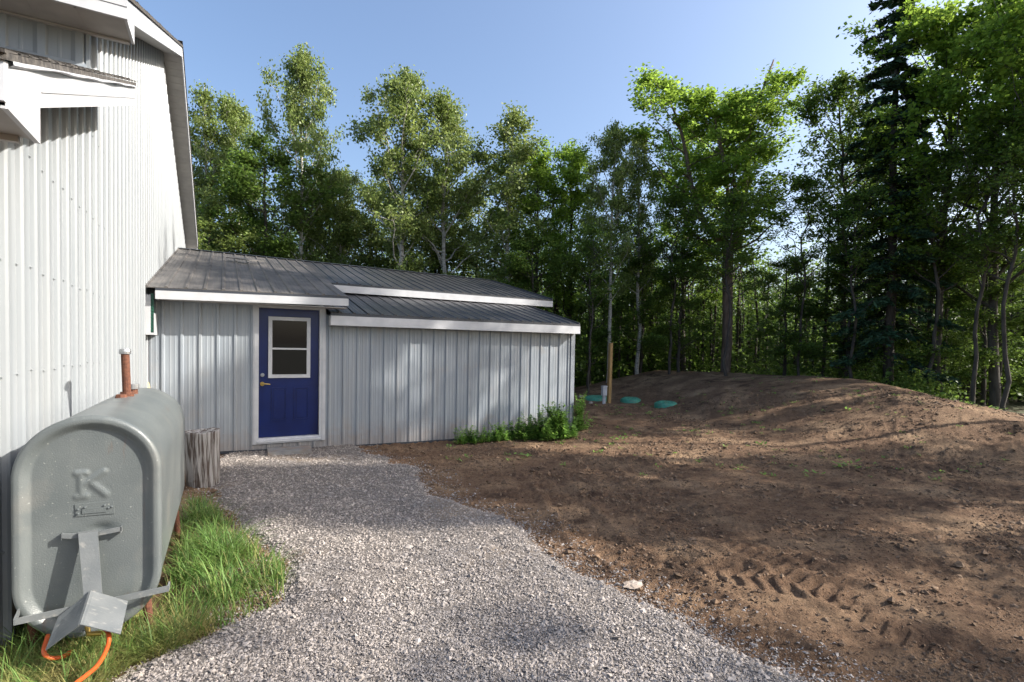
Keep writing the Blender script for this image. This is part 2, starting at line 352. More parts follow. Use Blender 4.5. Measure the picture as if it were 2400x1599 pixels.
s_ = poly_sd(x, y, GP); dens = sst(-.2, .3, fbm(x, y, 1.2, 3, 3)); k = (s_ < .05) & (rs.rand(len(x)) < .15+.85*dens) & ~((y > 8.6) & (x < 6.6)); x, y, r = x[k], y[k], r[k]
S = np.clip(.0048*np.exp(rs.normal(0, .6, len(x)))*(.7+.12*r), .003, .045)
scatter('soil_clods', np.stack([x, y, ground(x, y)+S*.2], 1), S, M['clod'], .6, 'loose brown soil clods over the graded yard', 'soil clods')

# ------------------------------------------------------------------ sheet metal helper
def rib_profile(L, period=.2286, h=.019, minor=2, round_=False, x0=0.0, mh=.003):
    pts = []; t = -x0
    while t < L:
        if round_: seg = [(0, 0), (.005, h*.6), (.012, h), (.058, h), (.072, h*.55), (.09, 0)]
        else: seg = [(0, 0), (.008, h), (.036, h), (.049, 0)]
        if minor:
            step = (period-seg[-1][0])/(minor+1)
            for i in range(minor):
                c = seg[-1][0] if i == 0 else c
                c0 = (.09 if round_ else .049) + step*(i+1)
                seg += [(c0-.014, 0), (c0-.006, mh), (c0+.006, mh), (c0+.014, 0)]
        for a_, b_ in seg: pts.append((t+a_, b_))
        t += period
    pts = [p for p in pts if 0 < p[0] < L]
    return [(0, 0)] + pts + [(L, 0)]
def sheet(mb, o, along, up, nrm, prof, z0, ztop, rows=1):
    """corrugated sheet: columns along `along`, from z0(t) to ztop(t) measured on `up`"""
    o = np.array(o, float); along = np.array(along, float); up = np.array(up, float); nrm = np.array(nrm, float)
    P = np.zeros((len(prof), rows+1, 3))
    for i, (t, d) in enumerate(prof):
        a_ = z0(t) if callable(z0) else z0; b_ = ztop(t) if callable(ztop) else ztop
        for r_ in range(rows+1): P[i, r_] = o + along*t + nrm*d + up*(a_+(b_-a_)*r_/rows)
    mb.grid(P)
def screw(mb, p, nrm, r=.0055):
    p = np.array(p, float); nrm = np.array(nrm, float)
    mb.tube([p, p+nrm*.002], r*1.7, 8); mb.tube([p+nrm*.002, p+nrm*.008], r, 6)

# ------------------------------------------------------------------ FARMHOUSE
WX = -.96; OV = .303; RX = WX+OV
ho = thing('farmhouse', (WX, 11, 0), 'pale grey metal clad farmhouse with white trim along the left edge', 'house')
RY, RZT = 10.95, 6.82                     # ridge
EY0, EZ0 = 5.0, 4.26                      # near eave of main roof (top of roof)
EY1, EZ1 = 17.25, 4.40
PYT, PZT, PYB, PZB = 5.37, 3.76, 2.42, 2.58   # lower porch roof top / bottom (roof surface)
FH = .19
def main_under(y):
    return min(RZT-(RY-y)*(RZT-EZ0)/(RY-EY0), RZT-(y-RY)*(RZT-EZ1)/(EY1-RY)) - FH
def porch_under(y): return PZB+(y-PYB)*(PZT-PZB)/(PYT-PYB) - FH
b = MB()
def top(t):
    y = 2.8+t
    return main_under(y) if y > 5.37 else min(porch_under(y), 3.8)
L = 17.0-2.8
prof = rib_profile(L, .2286, .030, 1, True, x0=.05, mh=.003)
sheet(b, (WX, 2.8, 0), (0, 1, 0), (0, 0, 1), (1, 0, 0), prof, lambda t: -.05, lambda t: top(t)+.02, 1)
for zz in (.55, 1.42, 2.0, 2.62, 3.3, 4.1, 5.0):
    y = 2.8+.05+.125
    q = 0
    while y < 16.9:
        if zz < top(y-2.8)-.1 and q % 2 == 0 or q % 3 == 1 and zz < top(y-2.8)-.1: screw(b, (WX, y, zz+.01*math.sin(q)), (1, 0, 0), .006)
        y += .2286/2*1.0; q += 1
b.build('side_wall', M['siding'], ho)
b = MB(); b.box((WX-6, 5.37, 3.6), (WX-.002, 5.40, 4.12))
prof = rib_profile(5.9, .2286, .02, 1, True, mh=.002)
sheet(b, (WX-.02, 5.368, 0), (-1, 0, 0), (0, 0, 1), (0, -1, 0), prof, 3.6, 4.11); b.build('front_wall', M['siding'], ho)
b = MB(); b.box((WX-5, 2.76, -.05), (WX-.004, 2.80, 2.4)); b.build('porch_wall', M['siding'], ho)
b = MB(); b.box((WX-.012, 5.350, 3.74), (WX+.012, 5.372, 4.09)); b.build('corner_trim', M['siding'], ho)
# flashing between lower shingles and front wall
b = MB(); b.prism([(WX-6, 5.345, 3.76), (WX-6, 5.355, 3.82), (WX-6, 5.32, 3.752)], (6-.01, 0, 0)); b.build('flashing', M['shed_siding'], ho)
# roofs: slabs + shingle courses
def slope_slab(mb, xa, xb, ya, za, yb, zb, t):
    mb.prism([(xa, ya, za), (xa, yb, zb), (xa, yb, zb-t), (xa, ya, za-t)], (xb-xa, 0, 0))
def shingles(mb, xa, xb, ya, za, yb, zb, course=.135, near=2.5):
    Ls = math.hypot(yb-ya, zb-za); dy = (yb-ya)/Ls; dz = (zb-za)/Ls; ny, nz = (-dz, dy) if dy > 0 else (dz, -dy)
    s = -.02; row = 0
    while s < Ls-.02:
        x_ = xb+.012; x_ -= random.random()*.1
        first = True
        while x_ > max(xa, xb-near):
            wd = random.uniform(.15, .34); x2 = max(xa, x_-wd); lift = random.uniform(.004, .014); e = s+random.uniform(-.008, .008)
            P = []
            for (ss, hh) in ((e, .002+lift), (s+course*1.3, .004), (s+course*1.3, .001), (e, -.002)):
                P.append((xb+.012 if first else x_-.003, ya+dy*ss+ny*hh, za+dz*ss+nz*hh))
            mb.prism(P, (x2-(xb+.012 if first else x_-.003)+0, 0, 0)); first = False
            x_ = x2
        s += course; row += 1
random.seed(3)
b = MB(); slope_slab(b, WX-6, RX+.015, EY0-.03, EZ0-.012, RY, RZT, .028); slope_slab(b, WX-6, RX+.015, EY1+.03, EZ1-.012, RY, RZT, .028)
shingles(b, WX-3, RX, EY0-.03, EZ0-.01, RY, RZT, .14, .9); shingles(b, WX-3, RX, EY1+.03, EZ1-.01, RY, RZT, .14, .9)
b.build('main_roof', M['shingle'], ho)
b = MB(); slope_slab(b, WX-6, RX+.012, PYB-.03, PZB-.012, PYT-.01, PZT-.004, .024)
shingles(b, WX-3, RX, PYB-.03, PZB-.01, PYT-.02, PZT, .135, 3.2); b.build('porch_roof', M['shingle'], ho)
# rake boards and fascia
def rake(mb, ya, za, yb, zb, x=RX, h=FH, t=.02, drop=.03):
    mb.prism([(x-t, ya, za-drop), (x-t, yb, zb-drop), (x-t, yb, zb-h), (x-t, ya, za-h)], (t, 0, 0))
b = MB(); rake(b, EY0, EZ0, RY, RZT); b.prism([(RX-.02, EY0, EZ0-FH), (RX-.02, 5.37, EZ0-FH), (RX-.02, 5.37, main_under(5.37)), (RX-.02, EY0, EZ0-FH+.001)], (.019, 0, 0)); b.build('rake_board', M['white'], ho)
b = MB(); rake(b, RY, RZT, EY1, EZ1); b.build('rake_board', M['white'], ho)
b = MB(); b.box((WX-6, EY0-.02, EZ0-FH), (RX+.002, EY0, EZ0-.03)); b.box((WX-6, EY0-.026, EZ0-.10), (RX+.004, EY0-.02, EZ0-.05)); b.build('fascia', M['white'], ho)
b = MB(); rake(b, PYB, PZB, PYT, PZT, h=.19)
# wavy upper metal strip of the rake
ys = np.linspace(PYB+.02, PYT, 60); P = np.zeros((60, 4, 3))
for i, yy in enumerate(ys):
    z_ = PZB+(yy-PYB)*(PZT-PZB)/(PYT-PYB); wv = .007*math.sin(yy*9)+.006*math.sin(yy*4.3+1)
    P[i] = [(RX-.01, yy, z_-.026), (RX+.020+wv, yy, z_-.024), (RX+.022+wv, yy, z_-.034+wv*.5), (RX+.008+wv*.4, yy, z_-.042+wv*.6)]
b.grid(P)
b.prism([(RX-.02, PYB, PZB-FH+.01), (RX-.02, 2.81, PZB-FH+.01-.0), (RX-.02, 2.81, porch_under(2.81)+.01), (RX-.02, PYB, PZB-FH+.02)], (.019, 0, 0))
b.prism([(RX+.001, PYB+.4, PZB+.4*.4-.12), (RX+.001, PYT, PZT-.12), (RX+.001, PYT, PZT-.127), (RX+.001, PYB+.4, PZB+.4*.4-.127)], (.004, 0, 0))
b.build('porch_rake_board', M['white'], ho)
b = MB(); b.box((WX-6, PYB-.02, PZB-.17), (RX+.002, PYB, PZB-.03)); b.build('porch_fascia', M['white'], ho)
# soffits
def plank_soffit_x(mb, x0, x1, y0, y1, z, step=.30):      # planks across a horizontal eave
    x_ = x1
    while x_ > x0:
        mb.box((max(x_-step+.008, x0), y0, z), (x_, y1, z+.012)); mb.box((x_-step-.006, y0+.02, z-.003), (x_-step+.012, y1-.03, z-.0005)); x_ -= step
b = MB(); plank_soffit_x(b, WX-4, RX-.022, EY0, 5.366, EZ0-FH+.002); b.box((WX-4, 5.33, EZ0-FH-.016), (RX-.03, 5.366, EZ0-FH-.002)); b.build('eave_soffit', M['soffit'], ho)
b = MB()
prof = []
t = 0
while t < 1.5: prof += [(t, 0), (t+.004, .004), (t+.010, .004), (t+.014, 0)]; t += .028
sheet(b, (RX-.022-.10, PYB+.03, PZB-.168), (-1, 0, 0), (0, 1, 0), (0, 0, 1), prof, 0, .30)
b.box((WX-4, PYB+.33, PZB-.170), (RX-.022, 2.80, PZB-.160)); b.box((WX-4, PYB, PZB-.170), (RX-.022, PYB+.03, PZB-.160)); b.box((RX-.122, PYB+.03, PZB-.170), (RX-.022, PYB+.33, PZB-.160))
b.box((WX-4, 2.775, PZB-.195), (RX-.06, 2.80, PZB-.171)); b.build('porch_soffit', M['soffit'], ho)
def rake_soffit(mb, ya, za, yb, zb, step=.15):
    Ls = math.hypot(yb-ya, zb-za); dy = (yb-ya)/Ls; dz = (zb-za)/Ls; nn = int(Ls/step)
    for i in range(nn):
        s0 = i*Ls/nn; s1 = (i+1)*Ls/nn-.006; q = [(s0, 0), (s1, 0), (s1, .01), (s0, .01)]
        mb.prism([(WX+.024, ya+dy*s, za+dz*s+h-FH+.004) for s, h in q], (OV-.046, 0, 0))
    mb.prism([(WX+.024, ya, za-FH+.02), (WX+.024, yb, zb-FH+.02), (WX+.024, yb, zb-FH+.03), (WX+.024, ya, za-FH+.03)], (OV-.046, 0, 0))
b = MB(); rake_soffit(b, EY0+.37, EZ0+.37*.43, RY, RZT, .6); b.build('rake_soffit', M['soffit'], ho)
b = MB(); rake_soffit(b, RY, RZT, EY1-.05, EZ1, .16)
b.build('rake_soffit', M['soffit'], ho)
b = MB(); rake_soffit(b, PYB+.4, PZB+.16, PYT, PZT, .5); b.build('porch_rake_soffit', M['soffit'], ho)
b = MB(); b.box((WX-.3, EY1-.12, EZ1-FH-.02), (RX, EY1+.02, EZ1-.03)); b.box((WX-.3, EY1-.3, EZ1-FH-.12), (RX-.05, EY1-.02, EZ1-FH-.07)); b.build('far_eave_box', M['white'], ho)

# ------------------------------------------------------------------ METAL SHED
BY = 8.9
sh = thing('metal_shed', (3, BY, 0), 'low grey metal shed with black ribbed roofs and a blue door', 'shed')
sl_ = .25
# key points
cr = on_y(1340, 1000, BY)[0]                     # right corner x
sx1 = cr; xl = WX+.03
zlow_l, zlow_r = on_y(775, 736, 8.7)[2], on_y(1357, 765, 8.7)[2]
zfoot = lambda x_: np.interp(x_, [-.96, .2, 2, sx1], [on_y(345, 1066, BY)[2], on_y(560, 1056, BY)[2], on_y(900, 1040, BY)[2], on_y(1340, 1012, BY)[2]])
b = MB()
dl, dr_ = on_y(592, 900, BY)[0], on_y(762, 900, BY)[0]   # outer door trim
dt = on_y(680, 716, BY)[2]; db = on_y(680, 1036, BY)[2]
Ls = sx1-xl
prof = rib_profile(Ls, .2286, .019, 2, False, x0=.09)
def wtop(t):
    x_ = xl+t
    return 2.34 if x_ < dr_+.02 else 2.10
keepL = [(t, d) for t, d in prof if xl+t <= dl+.01]; keepR = [(t, d) for t, d in prof if xl+t >= dr_-.01]
midp = [(t, d) for t, d in prof if dl-.02 <= xl+t <= dr_+.02]
for pr_, z0, z1 in ((keepL, None, 2.34), (keepR, None, 2.10)):
    sheet(b, (xl, BY, 0), (1, 0, 0), (0, 0, 1), (0, -1, 0), pr_, lambda t: zfoot(xl+t), z1, 4)
sheet(b, (xl, BY, 0), (1, 0, 0), (0, 0, 1), (0, -1, 0), midp, lambda t: zfoot(xl+t), db-.01, 1)
x_ = xl-.09+.1
q = 0
while x_ < sx1-.05:
    for zz in (.22, .90, 1.36, 1.86):
        zz2 = zz if x_ > dl else zz+.02
        if not (dl-.03 < x_ < dr_+.03) and x_ > xl+.03: screw(b, (x_+random.uniform(-.02, .02), BY, zz2+random.uniform(-.008, .008)), (0, -1, 0), .005)
    x_ += .2286/(1 if q % 3 else 2)+0; q += 1
b.build('front_wall', M['shed_siding'], sh)
b = MB(); b.prism([(sx1, BY, zfoot(sx1)), (sx1, BY+2.4, -.25), (sx1, BY+2.4, 2.55), (sx1, BY, 2.10)], (-.03, 0, 0))
prof = rib_profile(2.35, .2286, .019, 2); sheet(b, (sx1+.001, BY+.03, 0), (0, 1, 0), (0, 0, 1), (1, 0, 0), prof, -.2, lambda t: 2.08+t*.2)
b.build('side_wall', M['shed_siding'], sh)
b = MB(); b.box((sx1-.075, BY-.024, float(zfoot(sx1))+.0), (sx1+.022, BY-.020, 2.085)); b.box((sx1+.0195, BY-.0195, float(zfoot(sx1))), (sx1+.0225, BY+.08, 2.085)); b.build('corner_trim', M['shed_siding'], sh)
b = MB()
for xa, xb in ((xl+.02, dl), (dl, dr_), (dr_, sx1)):
    b.prism([(xa, BY-.03, zfoot(xa)-.035), (xb, BY-.03, zfoot(xb)-.035), (xb, BY-.03, zfoot(xb)+.004), (xa, BY-.03, zfoot(xa)+.004)], (0, .05, 0))
b.build('base_flashing', M['roof_edge'], sh)
# back body
b = MB(); b.prism([(1.6, 11.15, -.3), (1.6, 11.15, 2.75), (1.6, 14.15, 3.55), (1.6, 17, 2.8), (1.6, 17, -.3)], (5.3, 0, 0)); b.prism([(xl-.02, 9.1, -.3), (xl-.02, 9.1, 2.25), (xl-.02, 14.15, 3.55), (xl-.02, 17, 2.8), (xl-.02, 17, -.3)], (2.4, 0, 0)); b.build('rear_wall', M['shed_siding'], sh)
# roof plane from measured points
def roofsheet(mb, xa, xb, yb_, zb_l, zb_r, yt, zt_l, zt_r, per=.2286, thick=.012, x0=0, wave=.0):
    L_ = xb-xa; prof = rib_profile(L_, per, .019, 2, False, x0=x0)
    sg = 14
    P = np.zeros((len(prof), sg+1, 3)); Q = np.zeros((len(prof), 2, 3))
    for i, (t, d) in enumerate(prof):
        k_ = t/L_; zb_ = zb_l+(zb_r-zb_l)*k_; zt = zt_l+(zt_r-zt_l)*k_
        for r_ in range(sg+1):
            f_ = r_/sg; wv = wave*(vn(np.array([t*1.7]), np.array([f_*3.]), 7)[0]+.5)
            P[i, r_] = (xa+t, yb_+(yt-yb_)*f_, zb_+(zt-zb_)*f_+d+wv*math.sin(f_*3.14))
        Q[i, 0] = P[i, 0]; Q[i, 1] = P[i, 0]-np.array([0, -.002, .01+d])
    mb.grid(P); mb.grid(Q)
zr_l = on_y(413, 583, 14.2)[2]; zr_r = on_y(1152, 658, 14.2)[2]
ye = 8.52
ze_l = on_y(340, 672, ye)[2]; ze_r = on_y(812, 694, ye)[2]
xe_r = on_y(815, 695, ye)[0]
yu = 10.8; zu_l = on_y(790, 664, yu)[2]; zu_r = on_y(1294, 703, yu)[2]; xu_r = on_y(1294, 703, yu)[0]
xL = WX+.01
zt_e = zr_l+(zr_r-zr_l)*(xe_r-xL)/(xu_r-xL)
b = MB(); roofsheet(b, xL, xe_r, ye, ze_l, ze_r, 14.2, zr_l, zt_e, wave=.012)
# lifted torn flap and old sealant scar
b.prism([(.03, 12.5, 3.40), (.45, 12.25, 3.345), (.75, 12.35, 3.37), (.5, 12.42, 3.41), (.2, 12.6, 3.44)], (0, 0, .015))
b.build('entry_roof', M['roof_old'], sh)
b = MB(); roofsheet(b, xe_r+.002, xu_r, yu, zu_l, zu_r, 14.2, zt_e, zr_r); b.build('upper_roof', M['roof'], sh)
b = MB(); b.prism([(xL, 14.15, zr_l+.015), (xL, 14.3, zr_l+.05), (xL, 14.45, zr_l+.015), (xL, 14.3, zr_l+.02)], (xu_r-xL, 0, zr_r-zr_l))
b.prism([(xL, 14.3, zr_l+.0), (xL, 17.3, zr_l-.75), (xL, 17.3, zr_l-.78), (xL, 14.3, zr_l-.03)], (xu_r-xL, 0, zr_r-zr_l)); b.build('ridge_cap', M['roof_edge'], sh)
b = MB(); b.prism([(xu_r, yu, zu_r-.02), (xu_r, 14.2, zr_r-.02), (xu_r, 14.2, zr_r+.03), (xu_r, yu, zu_r+.03)], (.02, 0, 0)); b.build('rake_trim', M['roof_edge'], sh)
# lower lean-to roof
yl = 8.7; xll = on_y(775, 740, yl)[0]; xlr = on_y(1357, 765, yl)[0]
zl0, zl1 = on_y(775, 733, yl)[2], on_y(1357, 760, yl)[2]
b = MB(); roofsheet(b, xll, xlr, yl, zl0, zl1, 11.2, zl0+.24*2.5, zl1+.24*2.5, x0=.1); b.build('lower_roof', M['roof'], sh)
b = MB(); b.prism([(xlr, yl, zl1-.02), (xlr, 11.2, zl1+.6-.02), (xlr, 11.2, zl1+.6+.028), (xlr, yl, zl1+.028)], (.02, 0, 0)); b.build('rake_trim', M['roof_edge'], sh)
def fasc(mb, mb2, xa, xb, y_, za, zb, hd, hw, ret=.0):
    mb2.prism([(xa, y_+.004, za), (xb, y_+.004, zb), (xb, y_+.004, zb-hd), (xa, y_+.004, za-hd)], (0, .03, 0))
    mb.prism([(xa, y_, za-hd), (xb, y_, zb-hd), (xb, y_, zb-hd-hw), (xa, y_, za-hd-hw)], (0, .025, 0))
    if ret: mb.prism([(xa, y_+.025, za-hd), (xa, y_+ret, za-hd), (xa, y_+ret, za-hd-hw), (xa, y_+.025, za-hd-hw)], (.02, 0, 0)); mb.prism([(xb-.02, y_+.025, zb-hd), (xb-.02, y_+ret, zb-hd), (xb-.02, y_+ret, zb-hd-hw), (xb-.02, y_+.025, zb-hd-hw)], (.02, 0, 0))
b, b2 = MB(), MB(); fasc(b, b2, xL+.13, xe_r+.01, ye-.02, ze_l-.008, ze_r-.008, .035, .115, .36); b.build('entry_fascia', M['white'], sh); b2.build('drip_edge', M['roof_edge'], sh)
b, b2 = MB(), MB(); fasc(b, b2, xe_r+.0, xu_r+.01, yu-.02, zu_l-.008, zu_r-.008, .03, .14, .3); b.build('upper_fascia', M['white'], sh); b2.build('drip_edge', M['roof_edge'], sh)
b, b2 = MB(), MB(); fasc(b, b2, xll, xlr+.02, yl-.02, zl0-.006, zl1-.006, .04, .155, .18); b.build('lower_fascia', M['white'], sh); b2.build('drip_edge', M['roof_edge'], sh)
b = MB(); b.box((xL+.13, ye+.005, min(ze_l, ze_r)-.150), (xe_r, BY-.02, min(ze_l, ze_r)-.142)); b.build('entry_soffit', M['soffit'], sh)
# door
do = MB()
sdl, sdr = on_y(606, 900, BY)[0], on_y(748, 900, BY)[0]; sdt = on_y(680, 724, BY)[2]; sdb = on_y(680, 1023, BY)[2]
yd = BY+.05
fr = MB(); fr.box((dl, BY-.03, db), (sdl, BY+.08, dt)); fr.box((sdr, BY-.03, db), (dr_, BY+.08, dt)); fr.box((sdl, BY-.03, sdt), (sdr, BY+.08, dt)); th_ = MB(); th_.box((sdl, BY-.02, sdb-.035), (sdr, BY+.09, sdb-.004)); th_.box((sdl-.02, BY-.05, sdb-.062), (sdr+.02, BY+.05, sdb-.037)); th_.box((sdl-.03, BY-.028, db), (sdr+.03, BY+.02, sdb-.064))
fr.box((dl+.02, BY-.038, db), (dl+.05, BY-.03, dt)); fr.box((dr_-.05, BY-.038, db), (dr_-.02, BY-.03, dt))
W = sdr-sdl; H = sdt-sdb
do.box((sdl+.004, yd, sdb), (sdr-.004, yd+.04, sdt-.003))
for cx in (.335, .705):           # two raised panels with moulding
    x0, x1 = sdl+W*(cx-.125), sdl+W*(cx+.125); z0, z1 = sdb+H*.125, sdb+H*.385
    for (a0, a1, c0, c1) in ((x0, x0+.022, z0, z1), (x1-.022, x1, z0, z1), (x0+.022, x1-.022, z0, z0+.022), (x0+.022, x1-.022, z1-.022, z1)): do.box((a0, yd-.010, c0), (a1, yd, c1))
    do.prism([(x0+.035, yd-.0005, z0+.035), (x1-.035, yd-.0005, z0+.035), (x1-.035, yd-.0005, z1-.035), (x0+.035, yd-.0005, z1-.035)], (0, -.007, 0))
door = do.build('door', M['blue'], sh); fr.build('door_frame', M['white'], door); th_.build('threshold', M['pvc'], door)
wf = MB(); x0, x1 = sdl+W*.155, sdl+W*.85; z0, z1 = sdb+H*.46, sdb+H*.935; zm = (z0+z1)/2-.02
for (a0, a1, c0, c1) in ((x0, x0+.055, z0, z1), (x1-.055, x1, z0, z1), (x0+.055, x1-.055, z0, z0+.055), (x0+.055, x1-.055, z1-.055, z1), (x0+.055, x1-.055, zm-.014, zm+.014)): wf.box((a0, yd-.022, c0), (a1, yd+.001, c1))
wf.build('window_frame', M['white'], door)
gl = MB(); gl.box((x0+.05, yd-.006, z0+.05), (x1-.05, yd-.003, z1-.05)); gl.build('window_pane', M['glass'], door)
kb = MB(); kx = sdl+.055; kz = sdb+H*.415
kb.tube([(kx, yd, kz), (kx, yd-.012, kz)], .032, 20); kb.tube([(kx, yd-.012, kz), (kx, yd-.05, kz)], .013, 12); kb.tube([(kx-.005, yd-.05, kz), (kx+.04, yd-.052, kz+.002), (kx+.11, yd-.048, kz-.006)], [.013, .011, .007], 10)
kb.build('door_handle', M['brass'], door)
kb = MB(); kz += .14; kb.tube([(kx, yd, kz), (kx, yd-.014, kz)], [.03, .026], 20); kb.tube([(kx, yd-.014, kz), (kx, yd-.022, kz)], .012, 12); kb.build('deadbolt', M['steel'], door)

# wall box, conduit
wb = thing('meter_box', (WX+.1, 8.6, 1.9), 'white box with dark green slatted side under the shed eave in the corner', 'wall box')
b = MB(); ya = 8.58
p0, p1 = on_y(338, 690, ya), on_y(363, 785, ya); xs_ = on_y(353, 700, ya)[0]
b.box((p0[0], ya, p1[2]), (xs_, BY-.02, p0[2])); b.box((xs_, ya, p1[2]), (p1[0], BY-.02, p1[2]+.03)); b.box((p1[0]-.012, ya, p1[2]+.03), (p1[0], BY-.02, p0[2]-.25)); b.build('housing', M['white'], wb)
b = MB(); b.box((xs_, ya+.01, p1[2]+.03), (p1[0]-.012, ya+.02, p0[2]))
for i in range(12): b.box((xs_, ya+.002, p1[2]+.05+i*.045), (p1[0]-.012, ya+.010, p1[2]+.07+i*.045))
b.build('slats', M['darkgreen'], wb)
cd = thing('conduit_pipe', (WX+.07, 8.8, .8), 'thin grey conduit pipe running down the corner with a pale yellow sleeve', 'pipe')
b = MB(); xc = on_y(345, 850, 8.84)[0]; zt_ = on_y(345, 792, 8.84)[2]; zb_ = on_y(345, 900, 8.84)[2]
b.tube([(xc, 8.84, zt_+.02), (xc, 8.84, zb_)], .012, 10); b.build('pipe', M['pvc'], cd)
b = MB(); b.tube([(xc, 8.84, zb_+.02), (xc+.004, 8.83, zb_-.05), (xc+.01, 8.80, zb_-.35), (xc+.01, 8.80, zb_-.8)], [.02, .03, .026, .026], 12); b.build('sleeve', M['yellow'], cd)

# doorstep
st = MB(); q = [on_z(629, 1050, -.085), on_z(733, 1046, -.085)]
st.prism([(on_z(627, 1052, -.02)[0], 8.80, -.16), (on_z(730, 1047, -.02)[0], 8.80, -.16), (on_z(737, 1062, -.02)[0]+.0, 8.42, -.16), (on_z(634, 1068, -.02)[0]-.02, 8.42, -.16)][::-1], (0, 0, .145))
o = st.build('doorstep', M['concrete']); tag(o, 'flat grey concrete slab step below the blue door', 'doorstep')

# ------------------------------------------------------------------ OIL TANK
TY0, TY1 = 3.27, 5.22; TXL, TXR = -.888, -.290; TZB, TZT = .10, 1.225
tk = thing('oil_tank', ((TXL+TXR)/2, TY0, 0), 'grey steel heating oil tank standing on end rails against the house wall', 'oil tank')
tcx = (TXL+TXR)/2; trd = (TXR-TXL)/2; tcz0, tcz1 = TZB+trd, TZT-trd
def obr(th, k=1.0):      # obround outline, th 0..1
    n_ = len(th); hs = tcz1-tcz0; per = 2*math.pi*trd+2*hs; s = th*per; out = np.zeros((n_, 2))
    for i, v_ in enumerate(s):
        if v_ < math.pi*trd: a_ = v_/trd; out[i] = (trd*math.cos(a_), tcz1+trd*math.sin(a_))
        elif v_ < math.pi*trd+hs: out[i] = (-trd, tcz1-(v_-math.pi*trd))
        elif v_ < 2*math.pi*trd+hs: a_ = math.pi+(v_-math.pi*trd-hs)/trd; out[i] = (trd*math.cos(a_), tcz0+trd*math.sin(a_))
        else: out[i] = (trd, tcz0+(v_-2*math.pi*trd-hs))
    return out
def seg_d(x, z, a_, b_):
    e = np.array(b_)-np.array(a_); t_ = np.clip(((x-a_[0])*e[0]+(z-a_[1])*e[1])/(e @ e), 0, 1)
    return np.hypot(x-a_[0]-t_*e[0], z-a_[1]-t_*e[1])
def inset(O, d):         # shrink outline by d (medial-limited)
    cz = np.clip(O[:, 1], tcz0, tcz1); vx = O[:, 0]; vz = O[:, 1]-cz; l = np.hypot(vx, vz)
    k_ = np.maximum(l-d, 0)/l
    return np.stack([vx*k_, cz+vz*k_], 1)
th = np.linspace(0, 1, 321); O = obr(th)
ds = np.concatenate([np.linspace(0, .10, 26), np.linspace(.104, trd, 60)])
PF = np.zeros((len(ds), len(th), 3))
kc = (on_y(210, 1138, TY0)[0], on_y(210, 1138, TY0)[2]); kw, kh = .052, .058
strokes = [((kc[0]-kw*.75, kc[1]-kh), (kc[0]-kw*.75, kc[1]+kh)), ((kc[0]+kw, kc[1]+kh), (kc[0]-kw*.6, kc[1]-.002)), ((kc[0]-kw*.1, kc[1]+.012), (kc[0]+kw*1.15, kc[1]-kh)),
           ((kc[0]-kw*1.05, kc[1]+kh), (kc[0]-kw*.4, kc[1]+kh)), ((kc[0]-kw*1.05, kc[1]-kh), (kc[0]-kw*.4, kc[1]-kh))]
for i, d in enumerate(ds):
    Q = inset(O, d); xw = Q[:, 0]+tcx; zw = Q[:, 1]
    if d < .022: dep = -.022*(1-math.cos(math.pi/2*(1-d/.022))) * -1; dep = .022-math.sqrt(max(0, .022**2-(.022-d)**2))
    else: dep = 0
    rec = .030*sst(.030, .075, np.array([d]))[0]
    dd = np.min([seg_d(xw, zw, *s_) for s_ in strokes], axis=0)
    emb = .0065*(1-sst(.001, .026, dd))
    # soft dent under the name plate
    bx, bz = on_y(232, 1245, TY0)[0], on_y(232, 1245, TY0)[2]
    dent = .016*np.exp(-(((xw-bx)/.05)**2+((zw-bz)/.028)**2))
    PF[i] = np.stack([xw, TY0+dep+rec-emb+dent, zw], 1)
b = MB(); b.grid(PF); b.build('end_face', M['tank'], tk, True)
ysb = np.concatenate([[TY0+.022, TY0+.03, TY0+.034, TY0+.07], np.linspace(TY0+.1, TY1-.03, 8), [TY1-.02, TY1-.005, TY1]]); offs = [0, 0, -.004, -.004]+[-.004]*8+[-.004, -.012, -.03]
PB = np.zeros((len(ysb), len(th), 3))
for i, yy in enumerate(ysb):
    Q = inset(O, -offs[i]); PB[i] = np.stack([Q[:, 0]+tcx, np.full(len(th), yy), Q[:, 1]], 1)
b = MB(); b.grid(PB[:, ::-1]); Q = inset(O, .03); b.add(np.stack([Q[:, 0]+tcx, np.full(len(th), TY1), Q[:, 1]], 1), [tuple(range(len(th)-1))]); b.build('body', M['tank'], tk, True)
yf = TY0-.004+.03
def fp(px, py, y_=TY0): return on_y(px, py, y_)
# name plate with rivets
b = MB(); a_, c_ = fp(172, 1182, TY0+.026), fp(265, 1212, TY0+.026)
b.prism([(fp(172, 1186)[0], TY0+.026, fp(172, 1186)[2]), (fp(264, 1177)[0], TY0+.026, fp(264, 1177)[2]), (fp(266, 1207)[0], TY0+.026, fp(266, 1207)[2]), (fp(175, 1215)[0], TY0+.026, fp(175, 1215)[2])], (0, .006, 0))
for px, py in ((184, 1194), (184, 1204), (255, 1190), (263, 1187), (200, 1189), (246, 1184)): b.tube([fp(px, py, TY0+.026), fp(px, py, TY0+.018)], .0045, 8)
b.prism([fp(192, 1193, TY0+.0225), fp(250, 1188, TY0+.0225), fp(250, 1200, TY0+.0225), (fp(192, 1205, TY0+.0225))], (0, .003, 0)); b.build('name_plate', M['tank'], tk)
